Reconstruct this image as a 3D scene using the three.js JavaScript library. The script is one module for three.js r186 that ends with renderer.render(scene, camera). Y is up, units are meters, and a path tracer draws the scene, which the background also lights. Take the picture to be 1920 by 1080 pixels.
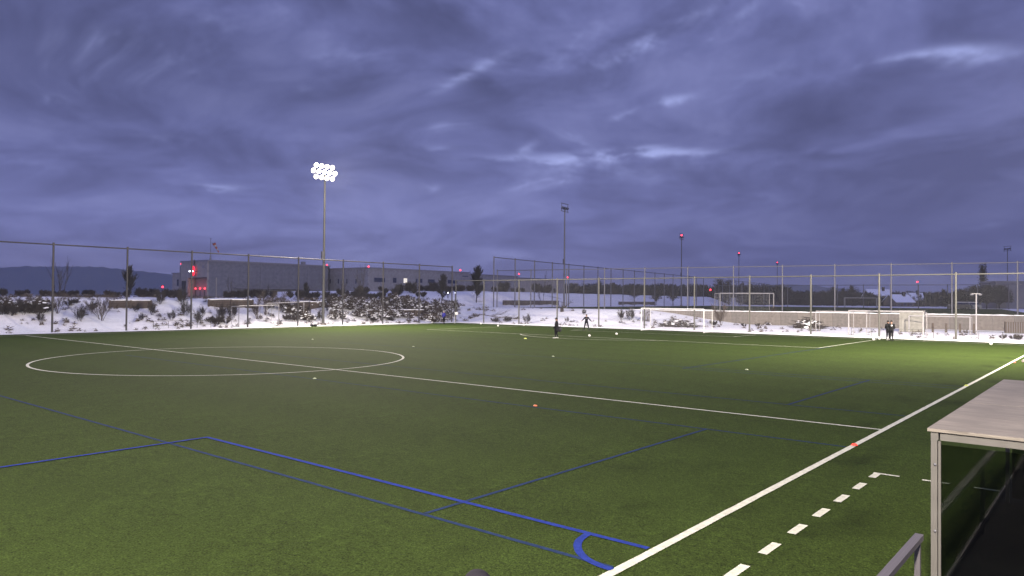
import * as THREE from 'three';
import { mergeGeometries } from 'three/addons/utils/BufferGeometryUtils.js';

// ------------------------------------------------------------------ camera, sky, sun, exposure
const scene = new THREE.Scene();
const YAW = 0.87756, PITCH = 0.01567, ROLL = 0.0086, FPX = 1374.2;          // focal length in pixels of a 1920 x 1080 picture
const EYE = new THREE.Vector3(-4.7256, 3.2872, -20.7331);
const camera = new THREE.PerspectiveCamera(2 * Math.atan(540 / FPX) * 180 / Math.PI, 16 / 9, 0.1, 12000);
const FW = new THREE.Vector3(Math.cos(YAW) * Math.cos(PITCH), Math.sin(PITCH), Math.sin(YAW) * Math.cos(PITCH));
const R0 = new THREE.Vector3(-Math.sin(YAW), 0, Math.cos(YAW)), U0 = new THREE.Vector3().crossVectors(R0, FW);
const RT = R0.clone().multiplyScalar(Math.cos(ROLL)).addScaledVector(U0, Math.sin(ROLL));
const UPV = U0.clone().multiplyScalar(Math.cos(ROLL)).addScaledVector(R0, -Math.sin(ROLL));
camera.position.copy(EYE);
camera.up.copy(UPV);
camera.lookAt(EYE.clone().add(FW));
scene.add(camera);

// seeded random numbers and noise
let seed = 12345;
const rnd = () => { seed = (seed * 1664525 + 1013904223) >>> 0; return seed / 4294967296; };
const rr = (a, b) => a + (b - a) * rnd();
const perm = new Uint8Array(512);
{ const p = [...Array(256).keys()]; for (let i = 255; i > 0; i--) { const j = Math.floor(rnd() * (i + 1)); [p[i], p[j]] = [p[j], p[i]]; } for (let i = 0; i < 512; i++) perm[i] = p[i & 255]; }
const GX = new Float32Array(256), GY = new Float32Array(256);
for (let i = 0; i < 256; i++) { const a = i / 256 * Math.PI * 2; GX[i] = Math.cos(a); GY[i] = Math.sin(a); }
function noise(x, y) {
  const xi = Math.floor(x), yi = Math.floor(y), fx = x - xi, fy = y - yi, X = xi & 255, Y = yi & 255;
  const u = fx * fx * fx * (fx * (fx * 6 - 15) + 10), v = fy * fy * fy * (fy * (fy * 6 - 15) + 10);
  const a = perm[perm[X] + Y], b = perm[perm[X + 1] + Y], c = perm[perm[X] + Y + 1], d = perm[perm[X + 1] + Y + 1];
  const n0 = GX[a] * fx + GY[a] * fy, n1 = GX[b] * (fx - 1) + GY[b] * fy, n2 = GX[c] * fx + GY[c] * (fy - 1), n3 = GX[d] * (fx - 1) + GY[d] * (fy - 1);
  return (n0 + u * (n1 - n0) + v * (n2 - n0 + u * (n3 - n2 - n1 + n0))) * 1.45;
}
function fbm(x, y, o = 5, g = 0.5) { let s = 0, a = 0.5, n = 0; for (let i = 0; i < o; i++) { s += a * noise(x, y); n += a; a *= g; x = x * 2.03 + 17.3; y = y * 2.03 - 9.1; } return s / n; }
const clamp = (x, a = 0, b = 1) => Math.min(b, Math.max(a, x));
const smooth = (t) => { t = clamp(t); return t * t * (3 - 2 * t); };
const mix = (a, b, t) => a + (b - a) * t;
const lin = (c) => { c /= 255; return c <= 0.04045 ? c / 12.92 : ((c + 0.055) / 1.055) ** 2.4; };
const RGB = (r, g, b) => [lin(r), lin(g), lin(b)];

// dusk sky: a broken stratocumulus deck, the last light coming from the west behind the camera
const SKYW = 3072, SKYH = 1536;
const sky = (() => {
  const data = new Float32Array(SKYW * SKYH * 4);
  const dark = RGB(70, 74, 115), mid = RGB(106, 112, 165), light = RGB(134, 140, 195), gap = RGB(168, 178, 236), haze = RGB(124, 123, 166), hazeR = RGB(88, 90, 134), ground = RGB(70, 74, 96);
  const az = (px) => YAW + Math.atan((px - 960) / FPX), el = (px, py) => Math.atan((561.5 + 0.0086 * (px - 960) - py) / Math.hypot(FPX, px - 960));
  // cloud edges, breaks and darker banks of this sky: centre, width, height, tilt, strength
  const spots = [[1240, 62, 110, 14, 0.42, 0.9], [880, 133, 60, 12, 0.5, 0.6], [1010, 105, 150, 26, 0.1, 0.4], [1120, 290, 210, 9, 0.02, 0.95], [1130, 315, 260, 30, 0.0, 0.45], [1250, 280, 70, 9, 0.0, 0.7], [1770, 97, 75, 12, -0.05, 1.1], [1860, 108, 90, 12, 0, 0.6], [1640, 118, 50, 9, 0.1, 0.5], [1272, 180, 46, 9, 0.15, 1.0], [1165, 217, 40, 9, 0.4, 0.8], [418, 348, 52, 8, 0.0, 0.95], [115, 180, 16, 8, -0.3, 0.5], [380, 400, 520, 80, 0, 0.5, 1], [1050, 430, 200, 60, 0, 0.25, 1], [1850, 430, 300, 80, 0, -0.2, 1], [850, 228, 60, 10, 0.0, 0.55], [830, 272, 40, 8, 0, 0.5], [985, 280, 26, 12, 0.6, 0.75], [300, 258, 50, 9, 0, 0.35], [40, 300, 60, 8, -0.1, 0.35], [520, 430, 420, 34, 0.0, 0.25], [190, 60, 60, 20, 0.2, 0.2], [250, 30, 500, 60, 0, -0.35], [1440, 135, 60, 16, 0.2, 0.45], [1400, 15, 60, 14, 0.6, 0.55], [640, 100, 130, 30, 0.2, 0.2],
    [1320, 240, 260, 34, 0.03, -0.25], [1060, 170, 170, 30, 0.25, -0.35], [600, 175, 220, 45, 0.1, -0.55], [330, 90, 200, 60, 0.0, -0.35], [60, 110, 230, 110, 0.0, -0.8], [1750, 350, 200, 70, 0.12, -0.8], [760, 20, 200, 30, -0.1, -0.5], [1545, 290, 46, 7, 0, -0.6], [895, 160, 40, 16, -0.3, -0.5], [150, 360, 200, 40, 0, -0.2], [800, 350, 120, 40, -0.3, -0.25], [1500, 60, 90, 24, 0.3, -0.3]]
    .map(([px, py, w, h, t, k, lift]) => [az(px), el(px, py), w / FPX, h / FPX, t, k, lift]);
  for (let j = 0; j < SKYH; j++) {
    const e = ((j + 0.5) / SKYH - 0.5) * Math.PI, y = Math.sin(e), c = Math.cos(e);
    for (let i = 0; i < SKYW; i++) {
      const a = ((i + 0.5) / SKYW - 0.5) * Math.PI * 2, o = (j * SKYW + i) * 4;
      let col;
      if (y < -0.02) col = ground;
      else {
        const ye = Math.max(y, 0), x = Math.cos(a) * c, z = Math.sin(a) * c, k = 1 / (ye + 0.16);
        const px = x * k, pz = z * k, A = a * 1.0, E = Math.log(Math.max(e, 0) + 0.11) * 0.62 - 0.16 * (a - YAW);
        const wx = fbm(px * 0.7 + 3, pz * 0.7, 3), wz = fbm(px * 0.7 - 7, pz * 0.7 + 4, 3);
        const n1 = fbm(A * 3.4 + wx * 0.8, E * 4.4 + wz * 0.8 + 3, 6, 0.54), n2 = fbm(A * 7.5 + wx * 1.6 + 40, E * 9.5 + wz * 1.5, 6, 0.58), n3 = fbm(px * 0.8 + wx, pz * 0.8 + wz, 5, 0.52), tear = fbm(A * 17 + wx * 3, E * 21 + wz * 3, 5, 0.6);
        let d = n1 * 0.55 + n2 * 0.5 + n3 * 0.3 + tear * 0.2, s = 0, sb = 0;
        if (Math.cos(a - YAW) > 0.5) for (const q of spots) {
          const da = a - q[0] + 0.02 * n2 + 0.012 * tear, de = e - q[1] - da * q[4] + 0.012 * n2 + 0.008 * tear, r = (da / q[2]) ** 2 + (de / q[3]) ** 2;
          if (r < 9) { const g = Math.exp(-r) * q[5]; if (q[6]) s += g; else if (q[5] > 0) sb += g * clamp(0.62 + 1.25 * tear + 0.5 * n2, 0.12, 1.5); else s += g; }
        }
        d += s * 0.2;
        const t = (0.5 + 0.5 * Math.tanh(d * 1.75 - 0.06));
        col = [0, 1, 2].map((n) => t < 0.5 ? mix(dark[n], mid[n], t * 2) : mix(mid[n], light[n], t * 2 - 1));
        col = col.map((v) => v * (1 + clamp(0.34 * s, -0.42, 0.3)));
        const edge = clamp(1 - Math.abs(n1 - 0.16 + 0.25 * n2) / 0.09) * clamp(0.35 + 1.6 * tear) * clamp(0.5 + n3 * 2);        // thin bright rims where the deck breaks
        const br = clamp(sb * 0.72 + edge * 0.34 + smooth((d - 0.5) / 0.4) * 0.35);
        col = col.map((v, n) => mix(v, gap[n], br * br * (3 - 2 * br)));
        const right = smooth((a - YAW + 0.05) / 0.5), hz = Math.exp(-ye / (0.06 + 0.05 * right));
        col = col.map((v, n) => mix(v, mix(haze[n], hazeR[n], right), hz * 0.85));
        const west = smooth((0.5 - 0.5 * Math.cos(a - YAW) - 0.55) / 0.45) * smooth(0.45 + 0.55 * c) + 0.6 * smooth((ye - 0.4) / 0.5);   // the lighter western and overhead sky
        col = col.map((v, n) => v * (1 + [1.5, 1.4, 1.1][n] * west));
      }
      data[o] = col[0]; data[o + 1] = col[1]; data[o + 2] = col[2]; data[o + 3] = 1;
    }
  }
  const t = new THREE.DataTexture(data, SKYW, SKYH, THREE.RGBAFormat, THREE.FloatType);
  t.mapping = THREE.EquirectangularReflectionMapping; t.magFilter = t.minFilter = THREE.LinearFilter; t.wrapS = THREE.RepeatWrapping; t.needsUpdate = true;
  return t;
})();
scene.background = sky; scene.environment = sky;
scene.backgroundIntensity = 1; scene.environmentIntensity = 1;
scene.fog = new THREE.FogExp2(0xc4cbe6, 0.00012);

const sun = new THREE.DirectionalLight(0xdfe2ff, 0.12);                       // what is left of the day, very soft, from the west
sun.position.set(EYE.x - 60, 45, EYE.z - 72); sun.target.position.set(30, 0, 15);
sun.castShadow = true; sun.shadow.radius = 60;
Object.assign(sun.shadow.camera, { left: -120, right: 120, top: 120, bottom: -120, near: 1, far: 400 });
scene.add(sun, sun.target);

const renderer = new THREE.WebGLRenderer({ antialias: true });
renderer.setSize(1024, 576);
renderer.toneMapping = THREE.LinearToneMapping;
renderer.toneMappingExposure = 1;
renderer.shadowMap.enabled = true;

// ------------------------------------------------------------------ helpers
const V = (x, y, z) => new THREE.Vector3(x, y, z);
const taken = {};
function numbered(n) { const k = taken[n] = (taken[n] ?? -1) + 1; return k ? `${n}_${String(k).padStart(3, '0')}` : n; }
function tag(o, label, category, group) { o.userData.label = label; o.userData.category = category; if (group) o.userData.group = group; return o; }
function thing(name, label, category, pos = [0, 0, 0], turn = 0, group) {
  const o = new THREE.Group(); o.name = numbered(name); o.position.set(...pos); o.rotation.y = turn; scene.add(o);
  return tag(o, label, category, group);
}
function part(name, geo, mat, parent, pos) {
  const m = new THREE.Mesh(Array.isArray(geo) ? merge(geo) : geo, mat); m.name = name; m.castShadow = m.receiveShadow = true;
  if (pos) m.position.set(...pos);
  parent.add(m); return m;
}
function struct(name, geo, mat, parent) {
  const m = part(name, geo, mat, parent || scene); if (!parent) { m.name = numbered(name); m.userData.kind = 'structure'; }
  return m;
}
function copy(o, pos, turn = 0, scale = 1) {
  const c = o.clone(); c.name = numbered(o.name.replace(/_\d{3}$/, '')); c.userData = { ...o.userData };
  c.position.set(...pos); c.rotation.y = turn; c.scale.setScalar(scale); scene.add(c); return c;
}
function merge(list) { return list.length === 1 ? list[0] : mergeGeometries(list.map((g) => g.index ? g.toNonIndexed() : g)); }
function box(w, h, d, x = 0, y = 0, z = 0, ry = 0) { const g = new THREE.BoxGeometry(w, h, d); if (ry) g.rotateY(ry); g.translate(x, y, z); return g; }
function bar(a, b, ra, rb = ra, seg = 6, open = true) {                        // tapered round bar between two points
  const d = V().subVectors(b, a), g = new THREE.CylinderGeometry(rb, ra, d.length(), seg, 1, open);
  g.applyQuaternion(new THREE.Quaternion().setFromUnitVectors(V(0, 1, 0), d.normalize()));
  g.translate((a.x + b.x) / 2, (a.y + b.y) / 2, (a.z + b.z) / 2); return g;
}
function boxBar(a, b, w, h) {                                                 // square bar between two points
  const d = V().subVectors(b, a), L = d.length(), g = new THREE.BoxGeometry(w, h, L); d.normalize();
  g.applyMatrix4(new THREE.Matrix4().lookAt(V(0, 0, 0), d.clone().negate(), Math.abs(d.y) > 0.99 ? V(1, 0, 0) : V(0, 1, 0)));
  g.translate((a.x + b.x) / 2, (a.y + b.y) / 2, (a.z + b.z) / 2); return g;
}
function uvMetres(g, s = 1) {                                                 // box-mapped uv in metres
  const p = g.attributes.position, n = g.attributes.normal, uv = new Float32Array(p.count * 2);
  for (let i = 0; i < p.count; i++) {
    const ax = Math.abs(n.getX(i)), ay = Math.abs(n.getY(i)), az = Math.abs(n.getZ(i));
    const [u, v] = ay > ax && ay > az ? [p.getX(i), p.getZ(i)] : ax > az ? [p.getZ(i), p.getY(i)] : [p.getX(i), p.getY(i)];
    uv[i * 2] = u / s; uv[i * 2 + 1] = v / s;
  }
  g.setAttribute('uv', new THREE.BufferAttribute(uv, 2)); return g;
}
function texture(n, f, srgb = true) {
  const d = new Uint8Array(n * n * 4);
  for (let j = 0; j < n; j++) for (let i = 0; i < n; i++) { const c = f(i / n, j / n, i, j), o = (j * n + i) * 4; for (let k = 0; k < 3; k++) d[o + k] = clamp(Array.isArray(c) ? c[k] : c) * 255; d[o + 3] = 255; }
  const t = new THREE.DataTexture(d, n, n); t.wrapS = t.wrapT = THREE.RepeatWrapping; t.magFilter = THREE.LinearFilter; t.minFilter = THREE.LinearMipmapLinearFilter; t.generateMipmaps = true;
  if (srgb) t.colorSpace = THREE.SRGBColorSpace; t.needsUpdate = true; return t;
}
// noise that repeats at the unit square
function tile(u, v, f, o = 4, g = 0.5) {
  const s = (a, b) => fbm(a * f + 31, b * f + 57, o, g), wu = smooth(u), wv = smooth(v);
  return mix(mix(s(u, v), s(u - 1, v), wu), mix(s(u, v - 1), s(u - 1, v - 1), wu), wv) * 1.2;
}
// a pixel of the photograph as a direction; on a plane or on the terrain it becomes a point
const ray = (px, py) => FW.clone().addScaledVector(RT, (px - 960) / FPX).addScaledVector(UPV, (540 - py) / FPX);
const onY = (px, py, y = 0) => { const d = ray(px, py); return EYE.clone().addScaledVector(d, (y - EYE.y) / d.y); };
const onX = (px, py, x) => { const d = ray(px, py); return EYE.clone().addScaledVector(d, (x - EYE.x) / d.x); };
const onZ = (px, py, z) => { const d = ray(px, py); return EYE.clone().addScaledVector(d, (z - EYE.z) / d.z); };
const pyOf = (p) => { const v = V().subVectors(p, EYE); return 540 - FPX * v.dot(UPV) / v.dot(FW); };
const pxOf = (p) => { const v = V().subVectors(p, EYE); return 960 + FPX * v.dot(RT) / v.dot(FW); };
const depthOf = (p) => V().subVectors(p, EYE).dot(FW);

// ------------------------------------------------------------------ terrain
const W = 64.165, L2 = 50.231;                                                // pitch width, half length: origin where the halfway line meets the near touchline
const K = [71.7, 67.1], AL = [0.1405, 0.99], OUT = [0.99, -0.1405];           // corner of the second, raised pitch; along its side; outward from it
const P2Y = 2.0;
const sOf = (x, z) => (x - K[0]) * OUT[0] + (z - K[1]) * OUT[1], aOf = (x, z) => (x - K[0]) * AL[0] + (z - K[1]) * AL[1];
const p2 = (s, a, y = P2Y) => V(K[0] + s * OUT[0] + a * AL[0], y, K[1] + s * OUT[1] + a * AL[1]);
function H(x, z) {
  const a = aOf(x, z), s = sOf(x, z);
  if (x < 66.8 && z < 53) return -0.06;
  // level of the ground in front of the banks
  const ramp = smooth((x - 31) / 17);
  const slope = P2Y * smooth((a + 12.5) / 11.5), step = mix(0.05, 0.28, smooth((z - 54) / 16)) + (P2Y - 0.28) * smooth((a - 0.15) / 0.7);
  let base = mix(step, slope, ramp);
  if (a > 0.9) base = P2Y - (s < -1.5 && s > -72 && a > 1.5 && a < 112 ? 0.06 : 0);
  const xl = z < 53 ? 68.4 : z < 69 ? mix(68.4, 75.2, smooth((z - 53) / 16)) : K[0] + 0.142 * (z - K[1]) + 3.2;
  const top = mix(3.12, 4.75, smooth((a + 4) / 20)), far = Math.hypot(x - 30, z - 30);
  const t = clamp((x - xl) / 9.5), n = fbm(x * 0.22, z * 0.22, 4);
  let h = mix(base, top, smooth(t * (1 + 0.25 * noise(x * 0.13, z * 0.13))));
  const bank = smooth((x - xl) / 3);
  h += (0.38 * n + 0.14 * fbm(x * 1.1 + 5, z * 1.1, 3)) * bank * (1 - 0.6 * smooth((t - 0.8) / 0.2)) * (far > 160 ? 0.3 : 1);
  h += 0.1 * fbm(x * 0.5, z * 0.5, 3) * (1 - bank) * (a < 0 ? 1 : 0.2) * smooth((z - 53.4) / 3 + (x - 67.8) / 3);
  if (z < 53.2) h = mix(h, h, 1) + 0.13 * Math.exp(-(((x - 67.05) / 0.35) ** 2)) * (0.7 + 0.5 * noise(z * 0.8, 3));
  if (x < 67.3) h += 0.13 * Math.exp(-(((z - 53.35) / 0.35) ** 2)) * (0.7 + 0.5 * noise(x * 0.8, 9));
  if (x > 150) h = mix(h, 2.4, smooth((x - 150) / 80));
  return h;
}
function onGround(px, py) {                                                   // first point of the terrain seen at a pixel
  const d = ray(px, py); let t0 = 40, t = 40;
  for (; t < 900; t += 0.25) { if (EYE.y + d.y * t < H(EYE.x + d.x * t, EYE.z + d.z * t)) break; t0 = t; }
  for (let i = 0; i < 12; i++) { const m = (t0 + t) / 2; if (EYE.y + d.y * m < H(EYE.x + d.x * m, EYE.z + d.z * m)) t = m; else t0 = m; }
  const p = EYE.clone().addScaledVector(d, t); p.y = H(p.x, p.z); return p;
}
const G = (x, z) => V(x, H(x, z), z);

// ------------------------------------------------------------------ materials
const std = (color, roughness = 0.8, extra = {}) => { const m = new THREE.MeshStandardMaterial({ roughness, ...extra }); if (Array.isArray(color)) m.color.setRGB(...color); else m.color.set(color); return m; };
const matt = (c, map) => new THREE.MeshPhysicalMaterial({ color: new THREE.Color().setRGB(...c), roughness: 1, specularIntensity: 0.1, map });
const turfTex = texture(1024, (u, v, i, j) => {
  const blade = 0.5 + 0.35 * noise(i * 0.4, j * 0.16 + 40) + 0.55 * noise(i * 0.15 + 9, j * 0.17) + 0.3 * noise(i * 0.07, j * 0.075 + 3), crumb = clamp((noise(i * 0.11 + 70, j * 0.12) - 0.42) * 5);
  const m = tile(u, v, 26, 3) * 0.5 + tile(u, v, 7, 3) * 0.28;
  const clod = clamp((tile(u + 0.37, v + 0.11, 44, 3) - 0.3) * 3);
  const k = clamp(0.62 + 0.3 * (blade - 0.5) + 0.2 * m - 0.16 * clod - 0.2 * crumb, 0.12, 1);
  return [k * 0.98, k * (1.0 + 0.03 * m), k * 0.93];
});
const turfBump = texture(512, (u, v, i, j) => 0.5 + 0.35 * noise(i * 0.45, j * 0.3) + 0.25 * tile(u, v, 40, 2), false);
const snowBump = texture(512, (u, v) => 0.5 + 0.45 * tile(u, v, 9, 5, 0.55), false);
const snowTex = texture(512, (u, v) => { const k = 0.9 + 0.06 * tile(u, v, 5, 4) + 0.05 * tile(u, v, 40, 2), d = clamp((tile(u + 0.3, v + 0.7, 30, 3) - 0.45) * 4); return [mix(k, 0.42, d), mix(k, 0.39, d), mix(k * 1.005, 0.36, d)]; });
const grainTex = texture(512, (u, v, i, j) => { const k = 0.82 + 0.14 * tile(u, v, 6, 4) + 0.09 * noise(i * 0.7, j * 0.7); return [k, k, k]; });
const plyTex = texture(512, (u, v, i, j) => { const g = tile(u, v, 5, 4), k = 0.8 + 0.12 * noise(j * 0.12 + g * 3, i * 0.006) + 0.1 * g + 0.05 * noise(i * 0.5, j * 0.5); return [k, k * 0.985, k * 0.965]; });
const lineTex = texture(256, (u, v, i, j) => { const k = 0.84 + 0.22 * noise(i * 0.55, j * 0.55) + 0.12 * tile(u, v, 12, 3); return [k, k, k * 0.97]; });
const rep = (t, a, b = a) => { const c = t.clone(); c.repeat.set(a, b); c.needsUpdate = true; return c; };

const M = {
  turf: new THREE.MeshPhysicalMaterial({ color: new THREE.Color().setRGB(0.076, 0.116, 0.0265), roughness: 1, specularIntensity: 0.12, map: turfTex, bumpMap: turfBump, bumpScale: 0.012, vertexColors: true }),
  turf2: matt([0.076, 0.116, 0.0265], rep(turfTex, 0.5)),
  snow: std([0.89, 0.89, 0.91], 0.95, { map: rep(snowTex, 1 / 2.4), bumpMap: rep(snowBump, 1 / 2.4), bumpScale: 0.05, vertexColors: true }),
  snowCap: std([0.88, 0.88, 0.9], 0.92, { bumpMap: snowBump, bumpScale: 0.04 }),
  white: matt([0.6, 0.6, 0.56], lineTex),
  blue: matt([0.022, 0.042, 0.26], lineTex),
  darkBlue: matt([0.02, 0.038, 0.1], lineTex),
  galv: std([0.15, 0.148, 0.135], 0.6, { metalness: 0.35, map: grainTex }),
  galvBrown: std([0.062, 0.058, 0.06], 0.6, { metalness: 0.3 }),
  galvDark: std([0.11, 0.11, 0.13], 0.55, { metalness: 0.3 }),
  wire: std([0.16, 0.16, 0.17], 0.6, { metalness: 0.3 }),
  goal: std([0.6, 0.6, 0.6], 0.4),
  goalDull: std([0.3, 0.29, 0.3], 0.5),
  net: std([0.5, 0.5, 0.52], 0.9),
  concrete: std([0.25, 0.222, 0.2], 0.9, { map: rep(grainTex, 0.6) }),
  concreteB: std([0.215, 0.195, 0.18], 0.9, { map: rep(grainTex, 0.6) }),
  shed: std([0.32, 0.31, 0.28], 0.75, { map: rep(grainTex, 0.5) }),
  timber: std([0.105, 0.08, 0.065], 0.9, { map: rep(grainTex, 0.8) }),
  timberB: std([0.13, 0.1, 0.08], 0.9, { map: rep(grainTex, 0.8) }),
  twig: std([0.045, 0.037, 0.034], 0.95),
  twigWarm: std([0.085, 0.066, 0.055], 0.95),
  twigDark: std([0.026, 0.024, 0.026], 0.95),
  dry: std([0.1, 0.08, 0.065], 0.95, { side: THREE.DoubleSide }),
  rock: std([0.1, 0.09, 0.085], 0.95),
  hall: std([0.17, 0.175, 0.225], 0.6, { map: rep(grainTex, 0.25) }),
  hallTrim: std([0.15, 0.15, 0.19], 0.6),
  hallSide: std([0.33, 0.305, 0.305], 0.7, { map: rep(grainTex, 0.25) }),
  office: std([0.27, 0.265, 0.3], 0.7, { map: rep(grainTex, 0.25) }),
  dark: std([0.02, 0.02, 0.024], 0.7),
  pane: std([0.02, 0.025, 0.06], 0.12),
  lit: std([0.5, 0.5, 0.5], 0.5, { emissive: 0xfff3d8, emissiveIntensity: 0.75 }),
  redLamp: std([0.3, 0.02, 0.03], 0.4, { emissive: 0xff3040, emissiveIntensity: 8 }),
  redSign: std([0.4, 0.02, 0.04], 0.5, { emissive: 0xff1430, emissiveIntensity: 1.5 }),
  whiteLamp: std([0.8, 0.8, 0.8], 0.4, { emissive: 0xf2f6ff, emissiveIntensity: 5 }),
  greenLamp: std([0.02, 0.4, 0.3], 0.4, { emissive: 0x18ffb0, emissiveIntensity: 5 }),
  flood: std([0.9, 0.9, 0.88], 0.3, { emissive: 0xfff4e2, emissiveIntensity: 14 }),
  ply: std([0.225, 0.208, 0.195], 0.6, { map: rep(plyTex, 0.7) }),
  plyB: std([0.205, 0.19, 0.18], 0.62, { map: rep(plyTex, 0.7) }),
  alu: std([0.2, 0.192, 0.185], 0.45, { metalness: 0.4, map: rep(grainTex, 2) }),
  rail: std([0.14, 0.13, 0.15], 0.5, { metalness: 0.3, map: rep(grainTex, 2) }),
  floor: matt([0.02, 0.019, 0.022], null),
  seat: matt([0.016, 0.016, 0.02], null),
  rubber: std([0.012, 0.012, 0.013], 0.8),
  red: std([0.72, 0.055, 0.035], 0.6), yellow: std([0.5, 0.55, 0.12], 0.6), pale: std([0.3, 0.34, 0.22], 0.6), orange: std([0.5, 0.15, 0.07], 0.6),
  ball: std([0.82, 0.82, 0.78], 0.45), ballPatch: std([0.1, 0.1, 0.1], 0.5),
  cloth: std([0.6, 0.5, 0.47], 0.95), bag: std([0.02, 0.02, 0.022], 0.8),
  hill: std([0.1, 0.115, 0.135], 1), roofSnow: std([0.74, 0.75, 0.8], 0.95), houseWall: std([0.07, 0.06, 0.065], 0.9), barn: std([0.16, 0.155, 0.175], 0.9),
  car: std([0.03, 0.03, 0.04], 0.3, { metalness: 0.3 }), carB: std([0.11, 0.12, 0.14], 0.3, { metalness: 0.3 }),
  person: new THREE.MeshPhysicalMaterial({ color: 0xffffff, roughness: 0.95, specularIntensity: 0.25, vertexColors: true }),
  cork: std([0.3, 0.08, 0.05], 0.9),
  glass: new THREE.MeshPhysicalMaterial({ roughness: 0.03, transmission: 1, thickness: 0, ior: 1.4, color: new THREE.Color().setRGB(0.42, 0.45, 0.43) }),
};

// ------------------------------------------------------------------ ground
{
  const seq = (a, parts) => { const o = [a]; let x = a; for (const [to, st, g = 1] of parts) { let s = st; while (x < to - 1e-6) { x = Math.min(to, x + s); o.push(x); s *= g; } } return o; };
  const neg = seq(14, [[4600, 4, 1.45]]).reverse().map((v) => -v);
  const xs = [...neg, ...seq(-12, [[-2, 2], [66, 1.7], [82, 0.45], [112, 1.5], [200, 5], [4600, 8, 1.35]])];
  const negz = seq(62, [[4600, 4, 1.45]]).reverse().map((v) => -v);
  const zs = [...negz, ...seq(-60, [[52, 1.4], [80, 0.5], [200, 1.9], [260, 5], [4600, 8, 1.35]])];
  const nx = xs.length, nz = zs.length, p = new Float32Array(nx * nz * 3), uv = new Float32Array(nx * nz * 2), col = new Float32Array(nx * nz * 3), idx = [];
  for (let j = 0; j < nz; j++) for (let i = 0; i < nx; i++) {
    const k = j * nx + i, x = xs[i], z = zs[j];
    p[k * 3] = x; p[k * 3 + 1] = H(x, z); p[k * 3 + 2] = z; uv[k * 2] = x; uv[k * 2 + 1] = z;
    // snow cover, bare soil showing in patches on the far fields
    const far = Math.hypot(x - 30, z - 30), field = clamp((fbm(x * 0.012 + 3, z * 0.012, 4) + 0.1) * 4) * smooth((far - 190) / 120);
    const soil = clamp((fbm(x * 0.55 + 20, z * 0.55, 4) - 0.33) * 4) * smooth((x - 69) / 3) * (x < 90 ? 1 : 0.4) * 0.75;
    const c = [0.98 + 0.03 * noise(x * 0.3, z * 0.3), 0.98, 1], d = [0.09, 0.085, 0.08], f = [0.12, 0.12, 0.12];
    for (let n = 0; n < 3; n++) col[k * 3 + n] = mix(mix(c[n], d[n], soil), f[n], field);
    if (i < nx - 1 && j < nz - 1) idx.push(k, k + nx, k + 1, k + 1, k + nx, k + nx + 1);
  }
  const g = new THREE.BufferGeometry();
  g.setAttribute('position', new THREE.BufferAttribute(p, 3)); g.setAttribute('uv', new THREE.BufferAttribute(uv, 2)); g.setAttribute('color', new THREE.BufferAttribute(col, 3)); g.setIndex(idx); g.computeVertexNormals();
  struct('snowy_ground', g, M.snow);
}
// artificial turf of the near pitch
const pitch = (() => {
  const x0 = -3.1, x1 = 66.75, z0 = -58, z1 = 53, st = 0.36, nx = Math.round((x1 - x0) / st) + 1, nz = Math.round((z1 - z0) / st) + 1;
  const p = [], uv = [], col = [], idx = [];
  for (let j = 0; j < nz; j++) for (let i = 0; i < nx; i++) {
    const x = mix(x0, x1, i / (nx - 1)), z = mix(z0, z1, j / (nz - 1)), e = i === nx - 1 || j === nz - 1;
    p.push(x + (e && i === nx - 1 ? 0.12 * noise(z * 1.1, 4) : 0), 0, z + (j === nz - 1 ? 0.12 * noise(x * 1.1, 7) : 0)); uv.push(x / 3.7, z / 3.7);
    const swath = 0.03 * Math.sin(z * 1.7 + 0.6 * noise(x * 0.1, z * 0.1)), big = 0.08 * fbm(x * 0.06, z * 0.06, 3) + 0.07 * fbm(x * 0.45, z * 0.22, 4);
    const wear = clamp((fbm(x * 0.9 + 50, z * 0.35, 4) - 0.18) * 3) * smooth((6.5 - x) / 8) * 0.42;                       // trampled dark crumb rubber along the near touchline
    const frost = 0.1 * clamp(fbm(x * 0.16 + 9, z * 0.16 + 4, 4) + 0.05) * smooth((z - 5) / 30), roll = 0.05 * (((Math.sin(Math.floor((z + 60) / 4.02) * 12.9898) * 43758.5453) % 1) * 0.5), k = 0.93 + swath + big + roll - wear;
    col.push(clamp(k * (1 + frost * 0.9)), clamp(k * (1 + frost * 0.5)), clamp(k * (1 + frost * 1.1)));
    if (i < nx - 1 && j < nz - 1) { const q = j * nx + i; idx.push(q, q + nx, q + 1, q + 1, q + nx, q + nx + 1); }
  }
  const g = new THREE.BufferGeometry();
  g.setAttribute('position', new THREE.Float32BufferAttribute(p, 3)); g.setAttribute('uv', new THREE.Float32BufferAttribute(uv, 2)); g.setAttribute('color', new THREE.Float32BufferAttribute(col, 3)); g.setIndex(idx); g.computeVertexNormals();
  return struct('football_pitch', g, M.turf);
})();
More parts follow.
